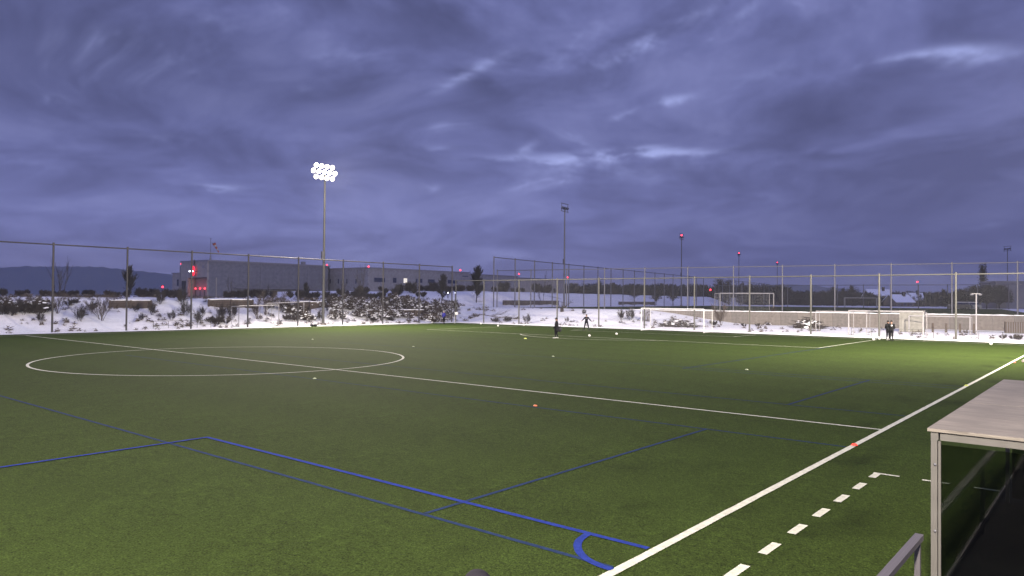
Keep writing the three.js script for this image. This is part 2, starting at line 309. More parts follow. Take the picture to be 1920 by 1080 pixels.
// painted lines: flat strips a few millimetres over the turf, edges slightly ragged
function strip(pts, w, y, closed = false) {
  const p = [], uv = [], idx = []; let d = 0;
  const n = pts.length;
  for (let i = 0; i < n; i++) {
    const a = closed ? pts[(i + n - 1) % n] : pts[Math.max(0, i - 1)], b = closed ? pts[(i + 1) % n] : pts[Math.min(n - 1, i + 1)];
    let tx = b[0] - a[0], tz = b[1] - a[1]; const l = Math.hypot(tx, tz); tx /= l; tz /= l;
    if (i) d += Math.hypot(pts[i][0] - pts[i - 1][0], pts[i][1] - pts[i - 1][1]);
    const w0 = w / 2 * (1 + 0.12 * noise(d * 2.3, 11)), w1 = w / 2 * (1 + 0.12 * noise(d * 2.3, 27));
    p.push(pts[i][0] - tz * w0, y, pts[i][1] + tx * w0, pts[i][0] + tz * w1, y, pts[i][1] - tx * w1); uv.push(d, 0, d, w);
    if (i < n - 1) { const k = i * 2; idx.push(k, k + 2, k + 1, k + 1, k + 2, k + 3); }
  }
  if (closed) { const k = (n - 1) * 2; idx.push(k, 0, k + 1, k + 1, 0, 1); }
  const g = new THREE.BufferGeometry();
  g.setAttribute('position', new THREE.Float32BufferAttribute(p, 3)); g.setAttribute('uv', new THREE.Float32BufferAttribute(uv, 2)); g.setIndex(idx); g.computeVertexNormals();
  const nn = g.attributes.normal; for (let i = 0; i < nn.count; i++) nn.setXYZ(i, 0, 1, 0);
  return g;
}
const seg = (x0, z0, x1, z1, st = 0.4) => { const n = Math.max(1, Math.ceil(Math.hypot(x1 - x0, z1 - z0) / st)); return [...Array(n + 1).keys()].map((i) => [mix(x0, x1, i / n), mix(z0, z1, i / n)]); };
const arc = (cx, cz, r, a0, a1, n = 48) => [...Array(n + 1).keys()].map((i) => { const a = mix(a0, a1, i / n); return [cx + r * Math.cos(a), cz + r * Math.sin(a)]; });
const paint = (name, pts, w, mat, y = 0.008, closed = false) => struct(name, strip(pts, w, y, closed), mat, pitch);
{
  const c = W / 2;
  paint('touchline', seg(0, -56, 0, L2), 0.13, M.white);
  paint('touchline', seg(W, -20, W, L2), 0.11, M.white);
  paint('halfway_line', seg(0.06, 0, W, 0), 0.115, M.white, 0.0085);
  paint('centre_circle', arc(c, 0, 9.15, 0, Math.PI * 2, 160).slice(0, -1), 0.12, M.white, 0.013, true);
  paint('goal_line', seg(0, L2, W, L2), 0.11, M.white, 0.009);
  const pa = L2 - 16.5, ga = L2 - 5.5;
  paint('penalty_area_line', seg(c - 20.16, pa, c + 20.16, pa), 0.115, M.white, 0.0085);
  paint('penalty_area_line', seg(c - 20.16, pa - 0.05, c - 20.16, L2), 0.11, M.white, 0.012);
  paint('penalty_area_line', seg(c + 20.16, pa - 0.05, c + 20.16, L2), 0.11, M.white, 0.012);
  paint('goal_area_line', seg(c - 9.16, ga, c + 9.16, ga), 0.11, M.white, 0.0085);
  paint('goal_area_line', seg(c - 9.16, ga - 0.05, c - 9.16, L2), 0.11, M.white, 0.012);
  paint('goal_area_line', seg(c + 9.16, ga - 0.05, c + 9.16, L2), 0.11, M.white, 0.012);
  const t = Math.asin(5.5 / 9.15);
  paint('penalty_arc', arc(c, L2 - 11, 9.15, Math.PI + t, 2 * Math.PI - t, 50), 0.11, M.white, 0.0125);
  // blue lines of the small cross pitches
  paint('blue_line', seg(0.1, -12.05, 11.75, -12.05), 0.1, M.blue, 0.0085);
  paint('blue_line', seg(11.7, -12.05, 11.7, -40), 0.1, M.blue, 0.0125);
  paint('blue_corner_arc', arc(0.05, -12.05, 0.98, -0.04, -Math.PI / 2, 22), 0.11, M.blue, 0.0125);
  for (const s of [-1, 1]) {
    paint('dark_blue_line', seg(0.1, s * 12.95, 40, s * 12.95), 0.085, M.darkBlue, 0.005);
    paint('dark_blue_line', seg(3.47, s * 3, 3.47, s * 12.9), 0.085, M.darkBlue, 0.0065);
    paint('dark_blue_line', seg(0.1, s * 3, 38, s * 3), 0.09, M.darkBlue, 0.005);
  }
  paint('dark_blue_line', seg(11.7, 12.05, 11.7, 36), 0.09, M.darkBlue, 0.0065);
  paint('dark_blue_line', seg(0.1, 12.05, 11.7, 12.05), 0.09, M.darkBlue, 0.0045);
  // dashed border of the technical area in front of the dugout
  for (let k = 0; k < 9; k++) paint('technical_area_dash', seg(-1.12, -6.35 - 1.09 * k, -1.12, -6.89 - 1.09 * k, 0.2), 0.125, M.white);
  paint('technical_area_dash', seg(-1.12, -5.38, -1.12, -5.78, 0.2), 0.125, M.white);
  for (const [a, b] of [[-1.05, -1.5], [-1.88, -2.32], [-2.7, -3.08]]) paint('technical_area_dash', seg(a, -5.36, b, -5.36, 0.2), 0.085, M.white, 0.012);
}
// unseen asphalt path and terrace on the near side, added to darken dugout reflections
{
  const asphalt = matt([0.05, 0.05, 0.053], rep(grainTex, 0.5));
  const g = new THREE.PlaneGeometry(9, 120, 1, 1).rotateX(-Math.PI / 2).translate(-7.62, 0.004, 0); struct('path', uvMetres(g), asphalt);
  struct('unseen_terrace', uvMetres(merge([box(2.6, 1.62, 26, -5.4, 0.81, -32.5), box(2.6, 0.8, 26, -8.01, 0.4, -32.5)])), asphalt);
}
// the second pitch, raised behind the retaining wall
{
  const g = new THREE.PlaneGeometry(1, 1, 60, 60), p = g.attributes.position, uv = g.attributes.uv;
  for (let i = 0; i < p.count; i++) { const s = mix(-71, -2.2, p.getX(i) + 0.5), a = mix(111, 1.7, p.getY(i) + 0.5), q = p2(s, a, P2Y + 0.005); p.setXYZ(i, q.x, q.y, q.z); uv.setXY(i, q.x / 3, q.z / 3); }
  g.computeVertexNormals();
  const far = struct('raised_pitch', g, M.turf2);
  void far;
}
// wooded ridges on the horizon, blue haze mixed into their colour
function ridge(name, azs, dist, f, mat) {
  const n = 160, pos = [], idx = [];
  for (let i = 0; i <= n; i++) {
    const px = mix(azs[0], azs[1], i / n), a = YAW + Math.atan((px - 960) / FPX), d = dist / Math.cos(a - YAW), h = Math.max(0.5, f(px) / FPX * dist + 6 * noise(i * 0.35, 1) + 2.5 * noise(i * 1.3, 5));
    const P = (r, y) => pos.push(EYE.x + Math.cos(a) * r, y, EYE.z + Math.sin(a) * r);
    P(d - dist * 0.16, 1); P(d - dist * 0.07, 3 + h * 0.5); P(d, 3 + h); P(d + dist * 0.15, 1);
    if (i < n) for (let k = 0; k < 3; k++) { const q = i * 4 + k; idx.push(q, q + 1, q + 4, q + 4, q + 1, q + 5); }
  }
  const g = new THREE.BufferGeometry(); g.setAttribute('position', new THREE.Float32BufferAttribute(pos, 3)); g.setIndex(idx); g.computeVertexNormals();
  return struct(name, g, mat);
}
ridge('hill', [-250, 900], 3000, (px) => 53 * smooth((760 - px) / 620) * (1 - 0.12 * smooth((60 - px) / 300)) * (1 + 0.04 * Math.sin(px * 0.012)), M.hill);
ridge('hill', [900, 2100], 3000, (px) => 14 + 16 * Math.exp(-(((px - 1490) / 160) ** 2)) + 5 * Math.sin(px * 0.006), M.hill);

// ------------------------------------------------------------------ fences
const netCache = {};
function netGeo(len, h, cell, wire) {                                         // a panel of netting in the x-y plane
  const key = [len.toFixed(2), h.toFixed(2), cell].join();
  if (netCache[key]) return netCache[key];
  const l = [], nx = Math.round(len / cell), ny = Math.round(h / cell);
  for (let i = 1; i < nx; i++) l.push(box(wire, h, wire, len * i / nx, h / 2, 0));
  for (let j = 0; j <= ny; j++) l.push(box(len, wire, wire * 0.9, len / 2, h * j / ny, 0));
  return netCache[key] = merge(l);
}
function fence(label, pts, topY, r, mat, cell, wire, caps = [0, 0]) {
  const f = thing('ball_stop_fence', label, 'fence', [pts[0].x, pts[0].y, pts[0].z]);
  const o = pts[0];
  for (const p of pts) {
    const h = topY - p.y;
    part('post', merge([new THREE.CylinderGeometry(r, r * 1.05, h + 0.3, 8).translate(0, h / 2 - 0.15, 0), new THREE.CylinderGeometry(r * 1.25, r * 1.25, 0.05, 8).translate(0, h + 0.02, 0)]), mat, f, [p.x - o.x, p.y - o.y, p.z - o.z]);
  }
  for (let i = 0; i < pts.length - 1; i++) {
    const a = V(pts[i].x - o.x, topY - 0.12 - o.y, pts[i].z - o.z), b = V(pts[i + 1].x - o.x, topY - 0.12 - o.y, pts[i + 1].z - o.z), d = V().subVectors(b, a);
    part('top_rail', bar(a, b, r * 0.72, r * 0.72, 7), mat, f);
    const low = Math.max(pts[i].y, pts[i + 1].y) + 0.05;
    const n = part('netting', netGeo(Math.hypot(d.x, d.z) - 0.16, topY - 0.2 - low, cell, wire), M.wire, f, [a.x + d.x * 0.012, low - o.y, a.z + d.z * 0.012]);
    n.rotation.y = -Math.atan2(d.z, d.x);
  }
  return f;
}
fence('tall galvanised ball-stop fence along the snowy bank', [...Array(13).keys()].map((k) => G(67.5, -22 + 6.25 * k + 0.03)), 7.9, 0.085, M.galvBrown, 0.1, 0.002);
fence('lower pale ball-stop fence behind the white goal', [...[...Array(12).keys()].map((k) => G(-5.96 + 6.21 * k, 54)), G(67.3, 53.6)], 5.97, 0.085, M.galv, 0.1, 0.002);
fence('dark fence on top of the concrete retaining wall', [...Array(19).keys()].map((k) => { const q = p2(-k * 6.22, 0.55); return V(q.x, P2Y - 0.1, q.z); }), 7.98, 0.08, M.galvDark, 0.13, 0.0022);
fence('tall dark fence running away along the side of the raised pitch', [...Array(18).keys()].map((k) => { const q = p2(0.3, k * 6.5); return V(q.x, P2Y - 0.1, q.z); }), 10.1, 0.095, M.galvDark, 0.2, 0.0032);
fence('distant dark fence at the far end of the raised pitch', [...Array(16).keys()].map((k) => { const q = p2(-k * 6.22 - 4, 111); return V(q.x, P2Y - 0.1, q.z); }), 7.9, 0.1, M.galvDark, 0.25, 0.0035);
fence('far dark fence of the third pitch beyond the raised one', [...Array(10).keys()].map((k) => { const q = p2(0.3, 122 + k * 8); return V(q.x, P2Y - 0.1, q.z); }), 10.1, 0.1, M.galvDark, 0.4, 0.004);

// ------------------------------------------------------------------ floodlight masts
const lampColor = 0xfff1dc;
function mast(label, base, aim, on, height, red) {
  const m = thing('floodlight_mast', label, 'floodlight', [base.x, base.y, base.z]);
  const h = height - base.y;
  part('base_plate', merge([new THREE.CylinderGeometry(0.32, 0.36, 0.25, 12).translate(0, 0.1, 0)]), M.concrete, m);
  part('pole', merge([new THREE.CylinderGeometry(0.105, 0.165, h, 12).translate(0, h / 2, 0), new THREE.CylinderGeometry(0.185, 0.185, 0.14, 12).translate(0, h * 0.33, 0)]), on ? M.galv : M.galvDark, m);
  part('junction_box', box(0.2, 0.95, 0.24, 0, h * 0.46, -0.24), M.galvDark, m);
  const dx = aim.x - base.x, dz = aim.z - base.z, yaw = Math.atan2(dx, dz);   // turn so that local +z looks at the aim
  const c = Math.cos(yaw), s = Math.sin(yaw), rot = (g) => g.rotateY(yaw);
  part('cross_arm', rot(merge([box(2.9, 0.1, 0.1, 0, h - 0.55, 0), box(2.9, 0.1, 0.1, 0, h + 0.85, 0), box(0.08, 1.4, 0.08, -1.2, h + 0.15, 0), box(0.08, 1.4, 0.08, 1.2, h + 0.15, 0)])), M.galvDark, m);
  const spots = [];
  if (on) { for (const [y, n] of [[-0.38, 4], [0.3, 5], [0.98, 4]]) for (let k = 0; k < n; k++) spots.push([(k - (n - 1) / 2) * 0.74 - 0.2, y]); } else for (let k = -1; k < 2; k++) spots.push([k * 0.85, 0.1]);  // lit heads get added rows of lamps, spread to the size of lens glare
  for (const [x, y] of spots) {
    const lp = new THREE.Group(); lp.name = 'lamp'; lp.position.set(x * c, h + y, -x * s); lp.rotation.set(0, yaw, 0); m.add(lp);
    const tilt = on ? 0.3 : 1.2, R = on ? 0.285 : 0.38;
    part('housing', merge([new THREE.CylinderGeometry(R, R * 0.75, 0.22, 16).rotateX(Math.PI / 2).translate(0, 0, 0.06), box(0.3, 0.3, 0.14, 0, 0, -0.1)]).rotateX(tilt), M.galvDark, lp);
    part('lamp_face', new THREE.CylinderGeometry(R - 0.01, R - 0.01, 0.03, 18).rotateX(Math.PI / 2).translate(0, 0, 0.19).rotateX(tilt), on ? M.flood : M.pane, lp);
  }
  if (red) part('warning_light', new THREE.SphereGeometry(red * 0.8, 10, 8).translate(0, h + 0.55, 0), M.redLamp, m);
  if (on) {
    const sp = new THREE.SpotLight(lampColor, on, 0, base.x < 0 ? 1.42 : 1.5, 0.85, 2);
    sp.position.set(s * 0.9, h - 0.05, c * 0.9); sp.target.position.set(dx, aim.y - base.y, dz);
    sp.castShadow = true; sp.shadow.radius = 45; m.add(sp, sp.target);
  }
  return m;
}
const I0 = 7900;
mast('lit floodlight mast on the snowy bank behind the tall galvanised fence', G(69.2, 32.7), V(27, 0, 30), I0 * 1.55, 18.2);
mast('lit floodlight mast by the far touchline, away from the corner flag', G(69.2, -30), V(27, 0, -16), I0 * 0.55, 18.2);
mast('lit floodlight mast by the near touchline, beyond the dugout', V(-8, 0, 33), V(18, 0, 40), I0 * 1.9, 18.2);
mast('lit floodlight mast by the near touchline, behind the railing', V(-8, 0, -36), V(14, 0, -8), I0 * 1.55, 18.2);
const mastAt = (px, py, top) => { const d = ray(px, py), t = (top - EYE.y) / d.y, p = EYE.clone().addScaledVector(d, t); return V(p.x, P2Y, p.z); };
mast('unlit floodlight mast without a red light beside the raised pitch', mastAt(1059, 391, 19.8), p2(-30, 20), 0, 19.8);
{
  const g = 'unlit masts with a red warning light in a row along the far pitches';
  for (const [px, py, lb] of [[1278, 445, 'unlit mast with a red light, tallest of the row along the far pitches'], [1385.5, 477.5, 'unlit mast with a red light, middle one of the far row'], [1457.5, 494.5, 'unlit mast with a red light, smallest and most distant of the far row']]) {
    const b = mastAt(px, py, 19.8); mast(lb, b, p2(-30, aOf(b.x, b.z)), 0, 19.8, 0.24).userData.group = g;
  }
}
mast('thin unlit mast standing behind the round dark trees', mastAt(1889, 467, 19.8), V(60, 0, 200), 0, 19.8);

// ------------------------------------------------------------------ goals
function goal(label, a, b, h, depth, back, mat, net, r = 0.06, group) {        // front posts at a and b, back frame `depth` metres away along `back`
  const g = thing('football_goal', label, 'goal', [a.x, a.y, a.z], 0, group);
  const A = V(0, 0, 0), B = V(b.x - a.x, b.y - a.y, b.z - a.z), bk = back.clone().setLength(depth), up = V(0, h, 0);
  part('post', bar(A, A.clone().add(up), r, r, 10, false), mat, g);
  part('post', bar(B, B.clone().add(up), r, r, 10, false), mat, g);
  part('crossbar', bar(A.clone().add(up), B.clone().add(up), r, r, 10, false), mat, g);
  for (const P of [A, B]) {
    part('back_stanchion', bar(P.clone().add(bk), P.clone().add(bk).setY(P.y + h * 0.97), r * 0.5, r * 0.5, 6, false), mat, g);
    part('side_bar', bar(P.clone().setY(P.y + h - r), P.clone().add(bk).setY(P.y + h * 0.97), r * 0.5, r * 0.5, 6), mat, g);
    part('ground_bar', bar(P.clone().setY(P.y + r), P.clone().add(bk).setY(P.y + r), r * 0.55, r * 0.55, 6), mat, g);
  }
  part('back_bar', bar(A.clone().add(bk).setY(h * 0.97), B.clone().add(bk).setY(B.y + h * 0.97), r * 0.5, r * 0.5, 6), mat, g);
  if (net) {
    const l = [], len = B.length(), d = B.clone().normalize(), nx = Math.round(len / 0.2);
    for (let i = 0; i <= nx; i++) { const p = d.clone().multiplyScalar(len * i / nx).add(bk); l.push(boxBar(p, p.clone().setY(p.y + h * 0.97), 0.004, 0.004)); l.push(boxBar(p.clone().setY(p.y + h * 0.97), p.clone().sub(bk).setY(p.y + h), 0.004, 0.004)); }
    for (let j = 1; j < 12; j++) { const y = h * 0.97 * j / 12; l.push(boxBar(bk.clone().setY(y), B.clone().add(bk).setY(B.y + y), 0.004, 0.004)); for (const P of [A, B]) l.push(boxBar(P.clone().setY(P.y + y), P.clone().add(bk).setY(P.y + y), 0.004, 0.004)); }
    part('net', l, M.net, g);
  }
  return g;
}
goal('white football goal on the near pitch', V(W / 2 + 3.66, 0, L2), V(W / 2 - 3.66, 0, L2), 2.44, 2, V(0, 0, 1), M.goal, true, 0.06);
const along = (px, a) => { let lo = -120, hi = 20; for (let i = 0; i < 50; i++) { const m = (lo + hi) / 2; if (pxOf(p2(m, a)) > px) lo = m; else hi = m; } return p2(lo, a); };
{
  const f = along(1350, 6.2), s0 = sOf(f.x, f.z);
  goal('grey football goal on the raised pitch behind the concrete wall', f, p2(s0 - 7.32, 6.2), 2.44, 2.6, V(-AL[0], 0, -AL[1]), M.goalDull, true, 0.06);
  const f2 = along(1583, 104), s2 = sOf(f2.x, f2.z);
  goal('tiny distant goal at the far end of the raised pitch', f2, p2(s2 - 7.32, 104), 2.44, 2, V(AL[0], 0, AL[1]), M.goalDull, false, 0.08);
}
const bankGoals = 'goals put away outside the pitch';
goal('pale training goal stored in the snow below the floodlit bank', G(69.0, 21.6), G(69.6, 26.9), 2.3, 1.5, V(1, 0, 0), M.goalDull, false, 0.05, bankGoals);
goal('pale training goal stored beside the floodlight mast', G(70.6, 26), G(71, 31.2), 2.1, 1.4, V(1, 0, 0), M.goalDull, false, 0.045, bankGoals);
goal('white goal parked in the snow next to the beige block', G(15.6, 54.9), G(9.2, 54.9), 2.44, 1.7, V(0, 0, 1), M.goalDull, false, 0.055, bankGoals);
goal('thin goal parked against the brush heap below the concrete wall', G(19.2, 56.6), G(14.6, 57.4), 2.3, 1.2, V(0, 0, 1), M.goalDull, false, 0.04, bankGoals);
goal('low white goal between the beige block and the tall T-topped post', G(12.2, 64.2), G(6.7, 63.6), 1.75, 1.2, V(0, 0, 1), M.goalDull, false, 0.05, bankGoals);

// ------------------------------------------------------------------ retaining wall, beige block, posts
{
  const wall = thing('retaining_wall', 'long beige concrete retaining wall below the raised pitch', 'wall', [K[0], 0, K[1]], -Math.atan2(-OUT[1], -OUT[0]) );
  const ang = wall.rotation.y, inv = (p) => V(p.x - K[0], p.y, p.z - K[1]).applyAxisAngle(V(0, 1, 0), -ang);
  const g = [0, 1, 2, 3].map(() => uvMetres(box(2.03, 2.5, 0.32)));
  for (let k = 0; k < 38; k++) {
    const s = -24 - k * 2.05, q = inv(p2(s, -0.15, 0.72 + 0.015 * rr(-1, 1)));
    const m = part('wall_panel', g[k % 4], k % 3 === 1 ? M.concreteB : M.concrete, wall, [q.x, q.y, q.z + 0.012 * rr(-1, 1)]); m.rotation.y = rr(-0.003, 0.003);
    const cap = new THREE.BoxGeometry(2.05, 0.09, 0.42, 5, 1, 1), cp = cap.attributes.position;
    for (let i = 0; i < cp.count; i++) if (cp.getY(i) > 0) cp.setY(i, cp.getY(i) + 0.06 * noise((s + cp.getX(i)) * 0.9, 3)); else cp.setX(i, cp.getX(i));
    cap.computeVertexNormals();
    part('snow_cap', cap, M.snowCap, wall, [q.x, 2.02, q.z]);
  }
}
{
  const a = onY(1691, 622, 0.2), bx = thing('equipment_block', 'plain beige equipment block standing before the concrete wall', 'shed', [a.x - 1.0, H(a.x, a.z) - 0.05, a.z], 0.13);
  const hh = 2.2;
  part('body', uvMetres(box(2.3, hh, 2.0, 0, hh / 2, 0)), M.shed, bx);
  part('lid', new THREE.BoxGeometry(2.4, 0.09, 2.1).translate(0, hh + 0.046, 0), M.shed, bx);
  part('door', box(0.9, 1.8, 0.04, 0.5, 1.0, -1.025), M.shed, bx);
}
{
  const p = G(6.15, 63.4), t = thing('short_lamp_post', 'slender pale post with a T-shaped head by the low white goal', 'lamp post', [p.x, p.y, p.z]);
  part('pole', new THREE.CylinderGeometry(0.05, 0.07, 4.05, 8).translate(0, 2.02, 0), M.goalDull, t);
  part('cross_arm', box(0.75, 0.07, 0.07, 0, 4.05, 0), M.goalDull, t);
  for (const s of [-1, 1]) part('lamp', box(0.26, 0.16, 0.2, s * 0.34, 3.97, 0), M.galvDark, t);
}
for (const px of [1700, 1724, 1749, 1774, 1800, 1826]) {
  const p = onGround(px, 622 + (px - 1700) * 0.02), b = thing('wooden_post', 'short weathered wooden post in the row before the concrete wall', 'post', [p.x, p.y, p.z], 0, 'short posts before the concrete wall');
  part('shaft', new THREE.CylinderGeometry(0.1, 0.115, 0.95, 8).translate(0, 0.42, 0), M.timberB, b); part('cap', new THREE.CylinderGeometry(0.03, 0.1, 0.07, 8).translate(0, 0.93, 0), M.timber, b);
}
{
  const r = thing('low_barrier', 'low thin metal barrier in the snow behind the lower pale fence', 'railing', [0, H(8, 55), 55.2]);
  for (let k = 0; k < 10; k++) part('post', new THREE.CylinderGeometry(0.025, 0.025, 0.85, 6).translate(0, 0.38, 0), M.galv, r, [15.4 - k * 1.75, 0, 0]);
  part('rail', bar(V(15.4, 0.78, 0), V(-0.4, 0.78, 0), 0.022, 0.022, 6), M.galv, r);
  const q = thing('low_barrier', 'low bare metal barrier at the foot of the snowy bank', 'railing', [69.3, H(69.3, 14), 0]);
  for (let k = 0; k < 5; k++) part('post', new THREE.CylinderGeometry(0.022, 0.022, 0.8, 6).translate(0, 0.36, 0), M.galv, q, [0, 0, 12.6 + k * 1.5]);
  for (const y of [0.3, 0.74]) part('rail', bar(V(0, y, 12.6), V(0, y, 18.6), 0.018, 0.018, 6), M.galv, q);
}
{
  const p = onGround(1903, 625), c = thing('slatted_crate', 'grey slatted crate in the snow beside the concrete wall', 'crate', [p.x, p.y, p.z], 0.2);
  for (let k = 0; k < 9; k++) part('slat', box(0.12, 1.15, 0.04, -0.8 + k * 0.2, 0.6, -0.62), M.timberB, c);
  for (let k = 0; k < 6; k++) part('slat', box(0.04, 1.15, 0.12, 0.85, 0.6, -0.5 + k * 0.2), M.timberB, c);
  part('body', box(1.6, 1.05, 1.1, 0, 0.55, 0), M.barn, c);
}

// ------------------------------------------------------------------ dugout and railing
{
  const x0 = -3.27, x1 = -4.75, z0 = -12.5, z1 = -6.38, Hh = 2.05;
  const d = thing('dugout', 'team dugout with pale board roof and dark tinted end panel', 'dugout', [x0, 0, z0]);
  const Lz = z1 - z0, Dx = x1 - x0, fr = 0.085;
  const n = 5;
  for (let k = 0; k < n; k++) {
    const w = (Lz + 0.04) / n - 0.008, g = uvMetres(new THREE.BoxGeometry(-Dx + 0.04, 0.03, w));
    const o = part('roof_panel', g, k % 2 ? M.plyB : M.ply, d, [Dx / 2, Hh - 0.016 + rr(-0.001, 0.001), -0.02 + (k + 0.5) * (Lz + 0.04) / n]); o.rotation.z = 0.004;
  }
  const fy = Hh - 0.075;
  part('roof_frame', merge([box(fr - 0.02, 0.07, Lz, -0.04, fy, Lz / 2), box(fr, 0.075, Lz, Dx, fy, Lz / 2), box(-Dx - fr - 0.05, 0.068, 0.05, Dx / 2 - 0.02, fy, 0.03), box(-Dx - fr - 0.02, 0.072, 0.06, Dx / 2, fy, Lz - 0.005), box(-Dx - fr - 0.02, 0.07, 0.05, Dx / 2, fy, Lz / 2)]), M.alu, d);
  for (const [x, z] of [[-0.035, 0.03], [-0.035, Lz - 0.03], [Dx, 0.03], [Dx, Lz - 0.03], [Dx, Lz / 2]]) {
    const p = part('post', box(0.055, Hh - 0.112, 0.055, x, (Hh - 0.112) / 2, z), M.alu, d);
    if (z === 0.03 && x > -1) { part('glazing_bead', box(0.022, Hh - 0.18, 0.03, -0.08, (Hh - 0.18) / 2 + 0.06, 0.03), M.alu, p); for (const y of [1.05, 0.55, 1.7]) part('bolt', new THREE.SphereGeometry(0.014, 6, 5).translate(-0.045, y, 0.0), M.galvDark, p); }
  }
  part('end_panel', box(-Dx - 0.17, Hh - 0.3, 0.008, Dx / 2 - 0.01, (Hh - 0.12) / 2 + 0.06, 0.02), M.glass, d).userData.label = 'dark tinted clear end panel';
  part('end_panel', box(-Dx - 0.17, Hh - 0.3, 0.008, Dx / 2 - 0.01, (Hh - 0.12) / 2 + 0.06, Lz - 0.02), M.glass, d);
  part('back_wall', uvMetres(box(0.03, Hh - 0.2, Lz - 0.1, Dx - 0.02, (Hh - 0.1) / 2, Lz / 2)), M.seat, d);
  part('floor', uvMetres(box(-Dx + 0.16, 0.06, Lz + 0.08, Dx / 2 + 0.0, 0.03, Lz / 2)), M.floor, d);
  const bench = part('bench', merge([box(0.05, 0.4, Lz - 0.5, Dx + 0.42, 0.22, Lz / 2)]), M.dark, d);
  for (let k = 0; k < 10; k++) {
    const z = 0.4 + k * (Lz - 0.8) / 9, prof = new THREE.Shape(); prof.moveTo(0, 0); prof.lineTo(0.4, 0.02); prof.quadraticCurveTo(0.45, 0.05, 0.4, 0.07); prof.lineTo(0.06, 0.06); prof.lineTo(-0.02, 0.5); prof.quadraticCurveTo(-0.05, 0.53, -0.07, 0.49); prof.lineTo(-0.02, 0.02); prof.closePath();
    const g = new THREE.ExtrudeGeometry(prof, { depth: 0.44, bevelEnabled: true, bevelSize: 0.012, bevelThickness: 0.012, bevelSegments: 1 }); g.translate(Dx + 0.2, 0.42, z - 0.22);
    part('seat', g, M.seat, bench);
  }
  // a pale jacket left on the bench
  const rl = thing('handrail', 'grey steel handrail ending at the dugout post', 'railing', [-3.2, 0, -12.62]);
  part('top_bar', box(0.075, 0.055, 16, 0, 1.0, -8), M.rail, rl);
  for (let k = 0; k < 5; k++) part('post', box(0.05, 0.97, 0.05, 0, 0.485, -0.08 - k * 3.9), M.rail, rl);
  part('lower_bar', box(0.035, 0.035, 16, 0, 0.18, -8), M.rail, rl);
}

